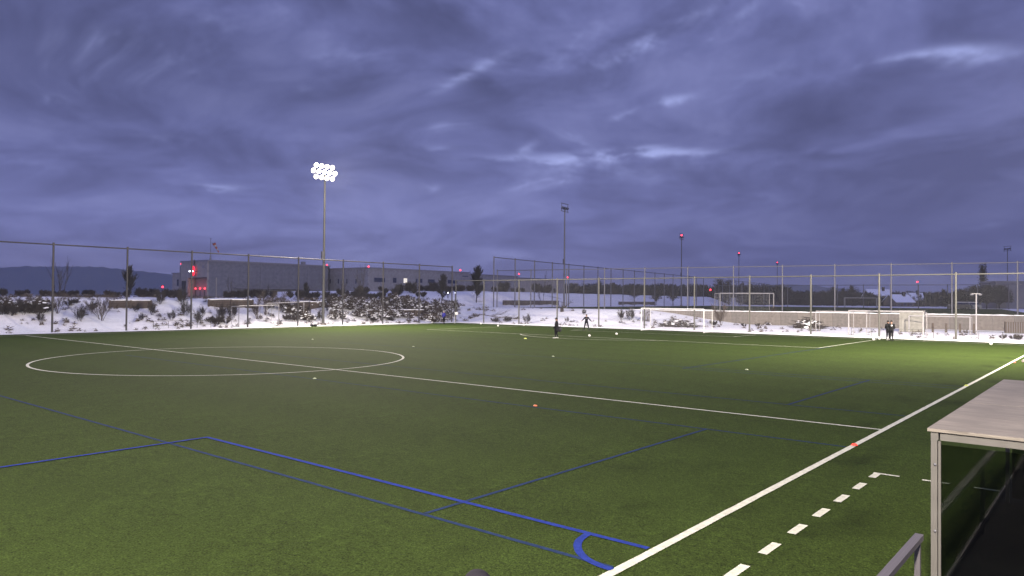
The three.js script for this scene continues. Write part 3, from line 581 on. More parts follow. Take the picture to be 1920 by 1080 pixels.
// ------------------------------------------------------------------ buildings beyond the bank
function windowPart(b, inv, name, c, w, h, axis, matp, frameMat) {
  const wdw = part(name, axis === 'x' ? box(0.1, h, w) : box(w, h, 0.1), frameMat || M.hallTrim, b, inv(c));
  part('pane', axis === 'x' ? box(0.06, h - 0.2, w - 0.2, -0.05, 0, 0) : box(w - 0.2, h - 0.2, 0.06, 0, 0, -0.05), matp, wdw); return wdw;
}
{
  const X = 139, Z0 = 54.85, Z1 = 84.6, X1 = 150.3, top = 10.66, gy = 2.9;
  const b = thing('hangar', 'big grey-blue hangar with a red-lit doorway beyond the bank', 'building', [X, gy, Z0]);
  const inv = (p) => [p.x - X, p.y - gy, p.z - Z0];
  const dw = [onZ(391, 520, Z0), onZ(353, 545, Z0)];
  const d0 = dw[0].x - X + 0.3, d1 = dw[1].x - X, dt = onZ(372, 520.5, Z0).y - gy, wh = top - gy;
  // walls: the front one leaves the doorway open
  part('wall', uvMetres(box(0.3, wh, Z1 - Z0 - 0.02, 0.15, wh / 2, (Z1 - Z0) / 2 + 0.16)), M.hall, b);
  part('wall', uvMetres(merge([box(d0, wh, 0.3, d0 / 2, wh / 2, 0.001), box(d1 - d0, wh - dt, 0.298, (d0 + d1) / 2, (wh + dt) / 2, 0), box(X1 - X - d1, wh, 0.3, (X1 - X + d1) / 2, wh / 2, 0.001)])), M.hallSide, b);
  part('wall', box(X1 - X, wh, 0.3, (X1 - X) / 2, wh / 2, Z1 - Z0), M.hall, b);
  part('wall', box(0.3, wh, Z1 - Z0, X1 - X, wh / 2, (Z1 - Z0) / 2), M.hall, b);
  part('roof', merge([box(X1 - X + 0.5, 0.3, Z1 - Z0 + 0.5, (X1 - X) / 2, wh + 0.1, (Z1 - Z0) / 2)]), M.hallTrim, b);
  part('porch_wall', box(d1 - d0 + 0.4, dt, 0.2, (d0 + d1) / 2, dt / 2, 1.8), M.hallSide, b);
  part('porch_wall', box(0.2, dt, 1.5, d1 + 0.3, dt / 2, 0.93), M.hallSide, b);
  part('gate', box(1.6, dt * 0.86, 0.12, d1 + 1.6, dt * 0.43, -0.22), M.dark, b);
  const vent = onZ(383, 500, Z0); part('vent', box(0.9, 0.6, 0.1, vent.x - X, vent.y - gy, -0.2), M.hallTrim, b);
  const rp = onX(578, 495, X); part('roof_vent', box(0.8, 0.7, 0.8, 2, wh + 0.6, rp.z - Z0), M.hallTrim, b);
  part('canopy', box(1.4, 0.15, 21, -0.7, 2.35, 16), M.hallTrim, b);
  part('downpipe', box(0.12, wh, 0.12, -0.08, wh / 2, 12), M.hallTrim, b);
  part('downpipe', box(0.12, wh, 0.12, -0.08, wh / 2, 24), M.hallTrim, b);
  for (let k = 0; k < 4; k++) {                                              // red lamps on the floor of the doorway
    const x = mix(d0, d1, 0.14 + k * 0.24), lp = thing('red_lamp', 'small red lamp glowing in the hangar doorway', 'lamp', [X + x, onZ(372, 541, Z0 + 1.0).y, Z0 + 1.0], 0, 'red lamps in the hangar doorway');
    part('globe', new THREE.SphereGeometry(0.15, 10, 8), M.redLamp, lp); part('stand', new THREE.CylinderGeometry(0.05, 0.08, 1.6, 6).translate(0, -0.8, 0), M.dark, lp);
    const l = new THREE.PointLight(0xff4a38, 1.3, 0, 2); l.position.set(0, 0.18, -0.1); l.castShadow = true; lp.add(l);
  }
  // lower annexe at the left end of the front
  const an = thing('annexe', 'low concrete annexe joined to the left end of the hangar', 'building', [151.2, gy, Z0 + 0.4]);
  const aw = onZ(320, 513, Z0).x - 151.2, ah = 8.3 - gy;
  part('wall', uvMetres(box(aw, ah, 9, aw / 2, ah / 2, 4.5)), M.hallSide, an); part('roof', box(aw + 0.3, 0.2, 9.3, aw / 2, ah + 0.1, 4.5), M.hallTrim, an);
  windowPart(an, (p) => [p.x, p.y, p.z], 'window', V(1.3, 3.4, -0.06), 0.9, 1.6, 'z', M.pane); windowPart(an, (p) => [p.x, p.y, p.z], 'window', V(1.3, 1.4, -0.06), 0.9, 1.2, 'z', M.pane);
  part('corner_pipe', new THREE.CylinderGeometry(0.12, 0.12, ah + 1.6, 8).translate(-0.5, ah / 2 + 0.8, -0.5), M.hallTrim, an);
  // red oval sign, with its two white spotlights
  const sp = onZ(364, 508, Z0 - 0.4), sg = thing('oval_sign', 'glowing red oval sign on the hangar front', 'sign', [sp.x, sp.y, sp.z - 0.1]);
  const ov = new THREE.CylinderGeometry(1, 1, 0.25, 24).rotateX(Math.PI / 2).scale(0.75, 1.05, 1); part('oval', ov, M.redSign, sg);
  part('rim', new THREE.TorusGeometry(1, 0.09, 6, 28).scale(0.78, 1.09, 1), M.hallTrim, sg); part('fin', box(0.16, 1.2, 0.16, 0, 1.75, 0.1), M.dark, sg);
  for (const [px, k] of [[355.5, 0], [361, 1]]) { const q = onZ(px, 508.5, Z0 - 1.2), w = thing('wall_spotlight', k ? 'white wall spotlight touching the red oval sign' : 'white wall spotlight further left of the red oval sign', 'lamp', [q.x, q.y, q.z]); part('lens', new THREE.SphereGeometry(0.17, 8, 6), M.whiteLamp, w); part('bracket', box(0.12, 0.12, 0.9, 0, 0, 0.55), M.dark, w); }
  // windsock on the corner of the roof
  const wm = thing('windsock', 'striped windsock drooping from its mast on the hangar roof corner', 'windsock', [X + 0.8, top + 0.25, Z0 + 0.9]);
  part('mast', new THREE.CylinderGeometry(0.05, 0.09, 4.4, 8).translate(0, 2.2, 0), M.hallTrim, wm);
  part('mast_foot', new THREE.CylinderGeometry(0.08, 0.3, 1.2, 4).translate(0, 0.5, 0), M.hallTrim, wm);
  part('mast_head', box(0.5, 0.1, 0.1, 0, 4.4, 0), M.hallTrim, wm);
  const hinge = V(-0.25, 3.5, 0.55), dir = V(-0.3, -1.75, 0.85).normalize();
  for (let k = 0; k < 5; k++) part('sock_stripe', bar(hinge.clone().addScaledVector(dir, k * 0.42), hinge.clone().addScaledVector(dir, k * 0.42 + 0.42), 0.36 - k * 0.055, 0.36 - (k + 1) * 0.055, 10), k % 2 ? M.goalDull : M.cork, wm);
  part('hoop', new THREE.TorusGeometry(0.37, 0.03, 5, 14).rotateX(1.2).translate(hinge.x, hinge.y, hinge.z), M.hallTrim, wm);
  part('hinge_arm', bar(V(0, 3.62, 0), hinge, 0.03, 0.03, 5), M.hallTrim, wm);
}
{
  const X = 128, Z0 = 87.3, gy = 2.9, top = 10.2, Z1 = 121.2, Z2 = 142, Z3 = 165.5;
  const b = thing('office_building', 'long pale office building with dark windows beyond the bank', 'building', [X, gy, Z0]);
  const inv = (p) => [p.x - X, p.y - gy, p.z - Z0], wh = top - gy;
  part('wall', uvMetres(box(20, wh, Z1 - Z0, 10, wh / 2, (Z1 - Z0) / 2)), M.office, b);
  part('roof', box(20.4, 0.22, Z1 - Z0 + 0.4, 10, wh + 0.11, (Z1 - Z0) / 2), M.hallTrim, b);
  part('wing_wall', uvMetres(box(18, wh - 0.35, Z2 - Z1, 9.4, (wh - 0.35) / 2, (Z1 + Z2) / 2 - Z0)), M.office, b);
  part('wing_roof', box(18.3, 0.2, Z2 - Z1 - 0.05, 9.4, wh - 0.25, (Z1 + Z2) / 2 - Z0 + 0.1), M.hallTrim, b);
  part('end_wing_wall', uvMetres(box(17, wh - 0.75, Z3 - Z2, 9, (wh - 0.75) / 2, (Z2 + Z3) / 2 - Z0)), M.hallSide, b);
  part('end_wing_roof', box(17.3, 0.2, Z3 - Z2 - 0.05, 9, wh - 0.65, (Z2 + Z3) / 2 - Z0 + 0.1), M.hallTrim, b);
  const win = (px0, px1, py0, py1, mp) => { const p = onX(px0, py0, X - 0.02), q = onX(px1, py1, X - 0.02); windowPart(b, inv, 'window', V(X - 0.02, (p.y + q.y) / 2, (p.z + q.z) / 2), Math.abs(q.z - p.z), Math.abs(p.y - q.y), 'x', mp); };
  for (const [a, c, d, e, m] of [[701, 722, 520, 530], [736, 743.5, 520, 531], [756, 763.5, 521, 531.5, M.lit], [779, 783, 522, 531], [786, 792, 522, 531], [802, 815, 523, 531.5], [839, 846.5, 524, 532.5], [848.5, 857.5, 525, 532.5], [866, 878, 516.5, 519.5]]) win(a, c, d, e, m || M.pane);
  for (const px of [620, 635, 651, 668]) { const p = onZ(px, 527.5, Z0); windowPart(b, inv, 'side_window', V(p.x, p.y, Z0 - 0.02), 0.55, 1.25, 'z', M.pane); }
  for (const [z, y] of [[4, 3.4], [25, 2.6]]) part('door', box(0.1, 2.3, 1.4, -0.03, 1.2, z), M.hallTrim, b);
}
// red warning lights on the roofs
function roofLight(px, py, P, label) { const r = thing('warning_light', label, 'lamp', [P.x, P.y, P.z], 0, 'red warning lights on the roofs'); part('globe', new THREE.SphereGeometry(0.2, 10, 8), M.redLamp, r); part('stem', new THREE.CylinderGeometry(0.06, 0.06, 1, 6).translate(0, -0.6, 0), M.hallTrim, r); }
roofLight(0, 0, onZ(340.5, 495, 55.4), 'red warning light on the left front corner of the hangar roof');
roofLight(0, 0, onX(613, 497, 139.8), 'red warning light on the right end of the hangar roof');
roofLight(0, 0, onX(691, 500, 129), 'red warning light above the corner of the office building');
roofLight(0, 0, onX(863, 506.5, 129), 'red warning light towards the end of the office roof');
roofLight(0, 0, onX(973, 513.5, 129), 'red warning light where the office wing steps down');
roofLight(0, 0, onX(1064, 520, 129), 'red warning light at the low end of the office wing');
function poleLight(px, py, dist, mat, r, label, group, name = 'street_lamp') {
  const p = EYE.clone().addScaledVector(ray(px, py), dist), gy = Math.min(2, p.y - 2.5), l = thing(name, label, name === 'traffic_light' ? 'traffic light' : 'lamp', [p.x, gy, p.z], 0, group), h = p.y - gy;
  part('pole', new THREE.CylinderGeometry(0.06, 0.1, h, 6).translate(0, h / 2, 0), M.dark, l);
  part('lamp_head', new THREE.SphereGeometry(r, 8, 6).translate(0, h, 0), mat, l); part('hood', box(r * 2.6, 0.1, r * 2.6, 0, h + r + 0.06, 0), M.dark, l);
}
poleLight(305, 538, 170, M.redLamp, 0.22, 'red light on a short pole left of the annexe', undefined);
poleLight(1332, 543.5, 260, M.redLamp, 0.32, 'red light among the dark trees above the grey goal');
poleLight(1720, 528.5, 420, M.redLamp, 0.42, 'lone distant red light above the snowy roofs');
poleLight(1543.5, 562, 330, M.greenLamp, 0.5, 'green traffic light among the far trees', undefined, 'traffic_light');
for (const [px, py] of [[1507.5, 570.5], [1517, 552.5], [1536, 556], [1551, 558.5], [1532, 567], [1540, 561]]) poleLight(px, py, 330, M.whiteLamp, 0.26, 'tiny white street lamp near the green traffic light', 'street lamps around the green traffic light');
poleLight(1907, 569, 200, M.whiteLamp, 0.2, 'small white lamp before the grey barn');
for (const px of [840, 854]) poleLight(px, 549, 125, M.whiteLamp, 0.11, 'small white lamp at the foot of the office building', 'white lamps at the foot of the office');

// far houses and the barn on the right
function house(label, px0, px1, pyEave, pyRidge, dist, wallMat, turn) {
  const a = EYE.clone().addScaledVector(ray(px0, pyEave), dist), b = EYE.clone().addScaledVector(ray(px1, pyEave), dist), w = a.distanceTo(b), eave = a.y - 2, ridge = EYE.y + (pyOf(a.clone()) - pyRidge) / FPX * dist + (a.y - EYE.y) - 2;
  const c = thing('house', label, 'building', [(a.x + b.x) / 2, 2, (a.z + b.z) / 2], -YAW - Math.PI / 2 + turn), d = Math.max(7, w * 0.6), hw = w / 2;
  part('wall', uvMetres(box(w * 0.94, eave, d, 0, eave / 2, 0)), wallMat, c);
  const sh = new THREE.Shape(); sh.moveTo(-d / 2, eave); sh.lineTo(d / 2, eave); sh.lineTo(0, ridge); sh.closePath();
  part('gable', new THREE.ExtrudeGeometry(sh, { depth: w * 0.94, bevelEnabled: false }).rotateY(Math.PI / 2).translate(-w * 0.47, 0, 0), wallMat, c);
  for (const s of [-1, 1]) { const rf = part('roof_slope', boxBar(V(0, ridge + 0.15, 0), V(0, eave - 0.1, s * (d / 2 + 0.5)), w, 0.2), M.roofSnow, c); rf.userData.label = 'snow-covered roof slope'; }
  part('chimney', box(0.8, 1.6, 0.8, w * 0.2, ridge + 0.3, 0.8), M.dark, c);
  for (let k = 0; k < 3; k++) { const wd = part('window', box(1.1, 1.2, 0.1, -hw * 0.6 + k * hw * 0.6, eave * 0.55, d / 2 + 0.02), M.hallTrim, c); part('pane', box(0.9, 1, 0.06, -hw * 0.6 + k * hw * 0.6, eave * 0.55, d / 2 + 0.06), M.pane, wd); }
  return c;
}
house('far dark house with a broad snow-covered roof', 1664, 1704, 566, 553, 250, M.houseWall, 0.15);
house('far house with a steep snowy roof beside the dark hedge', 1698, 1728, 563, 550, 265, M.houseWall, -0.35);
house('far long dark house below the lone red light', 1622, 1668, 560, 543, 300, M.houseWall, 0.05);
{
  const p = EYE.clone().addScaledVector(ray(1905, 540), 190), b = thing('barn', 'plain grey barn beside the round dark trees', 'building', [p.x, 2, p.z], -YAW - Math.PI / 2 - 0.2), h = p.y - 2 + 1.4;
  part('wall', uvMetres(box(13, h, 9, 0, h / 2, 0)), M.barn, b); part('roof', box(13.4, 0.3, 9.4, 0, h + 0.15, 0), M.hallTrim, b);
  part('door', box(2.4, 2.6, 0.1, -3, 1.3, 4.53), M.hallTrim, b);
}
// parked cars, snow on their roofs
function car(label, p, turn, mat, group) {
  const c = thing('parked_car', label, 'car', [p.x, p.y, p.z], turn, group);
  const s = new THREE.Shape(); s.moveTo(-2.05, 0.32); s.lineTo(2.1, 0.32); s.quadraticCurveTo(2.2, 0.7, 2.0, 0.82); s.lineTo(1.15, 0.95); s.lineTo(-1.9, 0.98); s.quadraticCurveTo(-2.15, 0.7, -2.05, 0.32);
  part('body', new THREE.ExtrudeGeometry(s, { depth: 1.5, bevelEnabled: true, bevelSize: 0.08, bevelThickness: 0.1, bevelSegments: 2 }).translate(0, 0, -0.75), mat, c);
  const t = new THREE.Shape(); t.moveTo(-1.8, 0.95); t.lineTo(1.1, 0.95); t.lineTo(0.45, 1.42); t.lineTo(-1.35, 1.45); t.closePath();
  part('glasshouse', new THREE.ExtrudeGeometry(t, { depth: 1.36, bevelEnabled: true, bevelSize: 0.04, bevelThickness: 0.05, bevelSegments: 1 }).translate(0, 0, -0.68), M.pane, c);
  part('snowy_roof', box(1.85, 0.09, 1.4, -0.42, 1.53, 0), M.roofSnow, c);
  part('snowy_bonnet', box(0.9, 0.06, 1.4, 1.5, 0.98, 0).rotateZ(-0.02), M.roofSnow, c);
  for (const [x, z] of [[1.3, 0.8], [1.3, -0.8], [-1.3, 0.8], [-1.3, -0.8]]) { const w = part('wheel', new THREE.CylinderGeometry(0.33, 0.33, 0.2, 14).rotateX(Math.PI / 2), M.rubber, c, [x, 0.33, z]); part('rim', new THREE.CylinderGeometry(0.2, 0.2, 0.22, 10).rotateX(Math.PI / 2), M.galv, w); }
  for (const z of [0.6, -0.6]) part('headlight', box(0.08, 0.14, 0.3, 2.16, 0.7, z), M.goalDull, c);
}
{ const g = 'snow-topped cars parked before the far trees';
  for (const [px, d, k, lb] of [[1800, 150, 0, 'snow-topped dark car parked under the round dark trees'], [1818, 152, 1, 'snow-topped grey car parked next to the dark one']]) { const p = EYE.clone().addScaledVector(ray(px, 575), d); p.y = P2Y; car(lb, p, -YAW + 0.9 + k * 0.2, k ? M.carB : M.car, g); }
  car('snow-topped dark car before the wing of the office building', V(118, H(118, 122), 122), 1.3, M.car, g);
}

// ------------------------------------------------------------------ vegetation
class Tubes {
  constructor() { this.p = []; this.i = []; }
  add(a, b, ra, rb, n = 4) {
    const d = V().subVectors(b, a).normalize(), u = V().crossVectors(d, Math.abs(d.y) < 0.9 ? V(0, 1, 0) : V(1, 0, 0)).normalize(), w = V().crossVectors(d, u), k = this.p.length / 3;
    for (const [c, r] of [[a, ra], [b, rb]]) for (let i = 0; i < n; i++) { const t = i / n * 6.2832, x = Math.cos(t) * r, y = Math.sin(t) * r; this.p.push(c.x + u.x * x + w.x * y, c.y + u.y * x + w.y * y, c.z + u.z * x + w.z * y); }
    for (let i = 0; i < n; i++) { const j = (i + 1) % n; this.i.push(k + i, k + j, k + n + i, k + n + i, k + j, k + n + j); }
  }
  geo() { const g = new THREE.BufferGeometry(); g.setAttribute('position', new THREE.Float32BufferAttribute(this.p, 3)); g.setIndex(this.i); g.computeVertexNormals(); return g; }
}
const jitter = (d, k) => V(d.x + rr(-k, k), d.y + rr(-k, k) * 0.7, d.z + rr(-k, k)).normalize();
function grow(T, p, dir, len, r, level, o) {
  const n = level > 1 ? (level === o.levels ? 6 : 4) : 2; let q = p.clone(), d = dir.clone();
  for (let i = 0; i < n; i++) {
    d = jitter(d, o.bend); d.y += o.up; d.normalize();
    const e = q.clone().addScaledVector(d, len / n), r0 = r * (1 - 0.75 * i / n), r1 = r * (1 - 0.75 * (i + 1) / n);
    T.add(q, e, Math.max(r0, o.min), Math.max(r1, o.min * 0.8), level > 1 ? 5 : 3);
    if (level > 0 && (i > 0 || level < o.levels)) {
      const kids = Math.round(o.kids * rr(0.6, 1.4));
      for (let k = 0; k < kids; k++) { const t = rr(0, 1), s = q.clone().lerp(e, t), nd = jitter(d, o.spread); nd.y += o.lift; grow(T, s, nd.normalize(), len * rr(0.35, 0.62) * (level === o.levels ? 1 - (o.taper ?? 0.62) * (i + t) / n : 1), r1 * rr(0.4, 0.6), level - 1, o); }
    }
    q = e;
  }
}
function bareTree(h, o = {}) {
  o = { levels: 3, kids: 3, spread: 0.85, bend: 0.12, up: 0.06, lift: 0.15, min: 0.008, stems: 1, r: h * 0.012, ...o };
  const T = new Tubes();
  for (let k = 0; k < o.stems; k++) { const a = rr(0, 6.28), t = o.stems > 1 ? rr(0.08, 0.3) : 0.03; grow(T, V(Math.cos(a) * 0.1 * (o.stems > 1), -0.1, Math.sin(a) * 0.1 * (o.stems > 1)), V(Math.cos(a) * t, 1, Math.sin(a) * t).normalize(), h * rr(0.8, 1) * (o.trunk || 0.85), o.r, o.levels, o); }
  const g = T.geo(); g.computeBoundingBox(); const k = h / g.boundingBox.max.y; g.scale(k, k, k); return g;
}
function shrubGeo(h, n, o = {}) {
  o = { kids: 3, spread: 0.7, bend: 0.2, up: 0.03, lift: 0.1, min: 0.006, tilt: 0.75, r: 0.016, levels: 2, ...o };
  const T = new Tubes();
  for (let k = 0; k < n; k++) { const a = rr(0, 6.28), t = rr(0.1, o.tilt); grow(T, V(Math.cos(a) * rr(0, 0.25), -0.05, Math.sin(a) * rr(0, 0.25)), V(Math.cos(a) * t, 1, Math.sin(a) * t).normalize(), h * rr(0.6, 1.05), o.r * rr(0.7, 1.2), o.levels, o); }
  return T.geo();
}
function leafClump(n, rx, ry, s, bias = 0) {                                  // dry leaves and fine twig ends as small bent faces
  const p = [];
  for (let k = 0; k < n; k++) {
    let x, y, z; do { x = rr(-1, 1); y = rr(0, 1); z = rr(-1, 1); } while (x * x + y * y + z * z > 1 + bias * noise(x * 3, z * 3));
    const c = V(x * rx, y * ry, z * rx), a = jitter(V(0, 0, 0.001), 1).multiplyScalar(s * rr(0.5, 1.4)), b = jitter(V(0, 0.001, 0), 1).multiplyScalar(s * rr(0.15, 0.5));
    p.push(c.x - b.x, c.y - b.y, c.z - b.z, c.x + b.x, c.y + b.y, c.z + b.z, c.x + a.x, c.y + a.y, c.z + a.z);
  }
  const g = new THREE.BufferGeometry(); g.setAttribute('position', new THREE.Float32BufferAttribute(p, 3)); g.computeVertexNormals(); return g;
}
function snowTufts(n, rx, ry, s) {
  const l = [];
  for (let k = 0; k < n; k++) {
    const a = rr(0, 6.28), r = Math.sqrt(rnd()) * rx, y = ry * Math.sqrt(Math.max(0.02, 1 - (r / rx) ** 2)) * rr(0.45, 1.0), g = new THREE.IcosahedronGeometry(s * rr(0.5, 1.3), 1), p = g.attributes.position;
    for (let i = 0; i < p.count; i++) { const m = 1 + 0.45 * noise(p.getX(i) * 9 + k, p.getY(i) * 9 + p.getZ(i) * 7); p.setXYZ(i, p.getX(i) * m * 1.4, p.getY(i) * m * 0.5, p.getZ(i) * m * 1.2); }
    g.rotateY(a * 3); g.translate(Math.cos(a) * r, y, Math.sin(a) * r); g.deleteAttribute('uv'); l.push(g);
  }
  const g = merge(l); g.computeVertexNormals(); return g;
}
// prototypes live as builder functions: the first use adds the thing, later ones clone it
const protos = {};
function plant(kind, p, turn = rr(0, 6.28), scale = 1, label, group) {
  const def = KINDS[kind];
  let o = protos[kind];
  if (!o) { o = thing(def.name, def.label, def.cat, [0, 0, 0], 0, def.group); def.build(o); protos[kind] = o; o.position.copy(p); o.rotation.y = turn; o.scale.setScalar(scale); }
  else o = copy(o, [p.x, p.y, p.z], turn, scale);
  o.userData.label = label || def.label; o.userData.group = group || def.group; if (label && !group) delete o.userData.group;
  return o;
}
const KINDS = {
  bareShrub: { name: 'bare_shrub', label: 'bare spindly shrub rising out of the snowy bank', cat: 'shrub', group: 'bare shrubs on the snowy bank', build: (o) => part('stems', shrubGeo(1.7, 9, { kids: 4 }), M.twig, o) },
  vShrub: { name: 'bare_shrub', label: 'V-shaped leafless shrub with few thick stems on the snow', cat: 'shrub', group: 'V-shaped leafless shrubs on the bank', build: (o) => part('stems', shrubGeo(2.4, 7, { r: 0.028, tilt: 0.6, kids: 3, min: 0.008 }), M.twigWarm, o) },
  lowShrub: { name: 'low_shrub', label: 'knee-high tangle of dark twigs in the snow', cat: 'shrub', group: 'knee-high twig tangles in the snow', build: (o) => part('stems', shrubGeo(0.75, 14, { kids: 4, tilt: 1.4, min: 0.006 }), M.twig, o) },
  bramble: { name: 'bramble_bush', label: 'dense dark bramble bush holding clumps of snow', cat: 'shrub', group: 'snow-laden brambles on the bank', build: (o) => { part('canes', shrubGeo(1.5, 26, { kids: 4, tilt: 1.5, bend: 0.3, up: -0.06, min: 0.008 }), M.twigWarm, o); part('dry_leaves', leafClump(620, 1.35, 1.35, 0.09, 0.7), M.dry, o); part('snow', snowTufts(46, 1.3, 1.35, 0.1), M.snowCap, o); } },
  brambleB: { name: 'bramble_bush', label: 'ragged bramble bush more snow than twig', cat: 'shrub', group: 'white ragged brambles on the bank', build: (o) => { part('canes', shrubGeo(1.7, 20, { kids: 4, tilt: 1.2, bend: 0.3, min: 0.009 }), M.twigWarm, o); part('dry_leaves', leafClump(300, 1.2, 1.5, 0.08, 0.7), M.dry, o); part('snow', snowTufts(75, 1.25, 1.45, 0.11), M.snowCap, o); } },
  thicket: { name: 'thicket_bush', label: 'dark leafless thicket bush along the crest of the bank', cat: 'shrub', group: 'dark thicket along the crest', build: (o) => { part('stems', shrubGeo(2.1, 24, { kids: 5, tilt: 0.8, min: 0.011 }), M.twig, o); part('dry_leaves', leafClump(650, 1.5, 1.7, 0.1, 0.9), M.twig, o); } },
  young: { name: 'young_tree', label: 'slim young leafless tree on the bank', cat: 'tree', group: 'slim young trees on the bank', build: (o) => part('branches', bareTree(5.5, { stems: 2, r: 0.045, kids: 2, levels: 2, spread: 0.42, lift: 0.3, bend: 0.08, min: 0.012, taper: 0.3 }), M.twig, o) },
  dense: { name: 'dense_young_tree', label: 'narrow densely twigged tree standing on the crest of the bank', cat: 'tree', group: 'narrow dense trees on the crest', build: (o) => { part('branches', bareTree(4.6, { r: 0.07, kids: 5, spread: 0.75, lift: 0.4, bend: 0.05, min: 0.011 }), M.twigDark, o); part('twigs', leafClump(260, 0.75, 3.6, 0.14, 0.6).translate(0, 0.5, 0), M.twigDark, o); } },
  park: { name: 'bare_tree', label: 'bare rounded tree in front of the far woods', cat: 'tree', group: 'bare rounded trees by the raised pitch', build: (o) => { part('branches', bareTree(7, { r: 0.11, kids: 4, spread: 0.8, min: 0.018 }), M.twig, o); part('twigs', leafClump(2200, 2.3, 4.4, 0.24, 0.7).translate(0, 2.2, 0), M.twigDark, o); } },
  big: { name: 'broad_tree', label: 'broad dark leafless tree in the clump beside the grey barn', cat: 'tree', group: 'broad dark trees by the grey barn', build: (o) => { part('branches', bareTree(10, { r: 0.2, kids: 4, spread: 0.95, min: 0.03 }), M.twigDark, o); part('twigs', leafClump(9000, 4.9, 6.8, 0.42, 0.5).translate(0, 2.6, 0), M.twigDark, o); } },
  poplar: { name: 'poplar', label: 'tall narrow poplar rising above the round dark trees', cat: 'tree', group: undefined, build: (o) => { part('branches', bareTree(15, { r: 0.2, kids: 4, spread: 0.3, lift: 0.8, bend: 0.03, min: 0.025, trunk: 1 }), M.twigDark, o); part('twigs', leafClump(2600, 1.6, 12.6, 0.4, 1.3).translate(0, 2.5, 0), M.twigDark, o); } },
};
const at = (px, py) => onGround(px, py);
const hOf = (p, pyTop) => { let lo = 0, hi = 40; for (let i = 0; i < 40; i++) { const m = (lo + hi) / 2; if (pyOf(V(p.x, p.y + m, p.z)) > pyTop) lo = m; else hi = m; } return lo; };
// left half of the bank: scattered shrubs
for (const [px, py, s] of [[75, 603, 0.5], [42, 590, 0.8], [150, 602, 0.9], [172, 585, 0.7], [322, 600, 0.5], [348, 592, 0.9], [372, 606, 0.85], [415, 598, 0.9], [436, 596, 0.95], [265, 600, 0.45], [285, 590, 0.7], [255, 585, 0.6], [300, 570, 0.8], [340, 570, 0.9], [380, 590, 0.5], [600, 600, 0.6], [1063, 604, 0.4], [988, 606, 0.7], [1165, 600, 0.8], [1182, 600, 0.9], [1095, 590, 0.5]]) plant('bareShrub', at(px, py), rr(0, 6), s * rr(0.9, 1.15));
for (const [px, py, s] of [[190, 601, 1.05], [108, 587, 0.8], [482, 597, 0.9], [497, 590, 1.1], [525, 583, 0.9], [1352, 610, 1.05], [560, 592, 0.8]]) plant('vShrub', at(px, py), rr(0, 6), s);
for (const [px, py, s] of [[55, 586, 1.5], [66, 588, 1.6], [78, 586, 1.3], [92, 584, 1.2], [20, 590, 1.6], [5, 588, 1.9], [36, 579, 1], [395, 605, 1.2], [408, 607, 1.3], [424, 606, 0.8], [538, 600, 1.0], [553, 602, 1.2], [585, 600, 1.0], [700, 603, 0.9], [735, 602, 0.8], [800, 600, 0.8], [575, 585, 1.1], [1900, 636, 0.7], [1880, 635, 0.6], [1910, 637, 0.8], [1420, 612, 0.6], [1395, 612, 0.6], [1338, 610, 0.9], [128, 572, 0.9], [141, 570, 0.9], [950, 603, 1], [930, 604, 1.1]]) plant('lowShrub', at(px, py), rr(0, 6), s * rr(0.85, 1.1));
// right half of the bank: dense snowy brambles
for (let k = 0; k < 120; k++) { const px = rr(612, 852), py = mix(566, 600, rnd() ** 1.2) + (px > 800 ? 6 : 0), p = at(px, py); plant(rnd() < 0.55 ? 'bramble' : 'brambleB', p, rr(0, 6), rr(0.45, 0.95)); }
for (const [px, py, s] of [[545, 588, 0.9], [562, 592, 0.9], [575, 600, 0.8], [532, 580, 0.8], [70, 583, 1.0], [10, 580, 0.9], [588, 575, 0.8], [505, 577, 0.6], [1440, 610, 0.35]]) plant('bramble', at(px, py), rr(0, 6), s);
// dark thicket on the plateau in front of the buildings
for (let k = 0; k < 120; k++) { const z = mix(14, 96, k / 119) + rr(-0.8, 0.8), x = rr(86, 112) + (z < 40 ? 14 : 0), s = (z < 30 ? rr(0.3, 0.42) : rr(0.4, 0.62)) * (x / 95), q = pxOf(G(x, z)); if (q > 342 && q < 397) continue; plant('thicket', G(x, z), rr(0, 6), s); }
for (let k = 0; k < 16; k++) { const p = p2(rr(14, 26), -4 + k * 7 + rr(-1, 1)); plant('thicket', G(p.x, p.z), rr(0, 6), rr(0.6, 1.1)); }
for (const [px, top, d] of [[104, 482, 82], [116, 478, 83], [432, 512, 96], [505, 528, 100], [682, 489, 100], [612, 515, 100], [640, 512, 106], [1017, 505, 140]]) { const q = EYE.clone().addScaledVector(ray(px, 560), d), p = G(q.x, q.z); plant('young', p, rr(0, 6), hOf(p, top) / 5.5); }
for (const [px, top, d] of [[242, 495, 92], [828, 511, 116], [893, 495, 126], [1004, 530, 150], [575, 528, 98]]) { const q = EYE.clone().addScaledVector(ray(px, 560), d), p = G(q.x, q.z); plant('dense', p, rr(0, 6), hOf(p, top) / 4.6); }
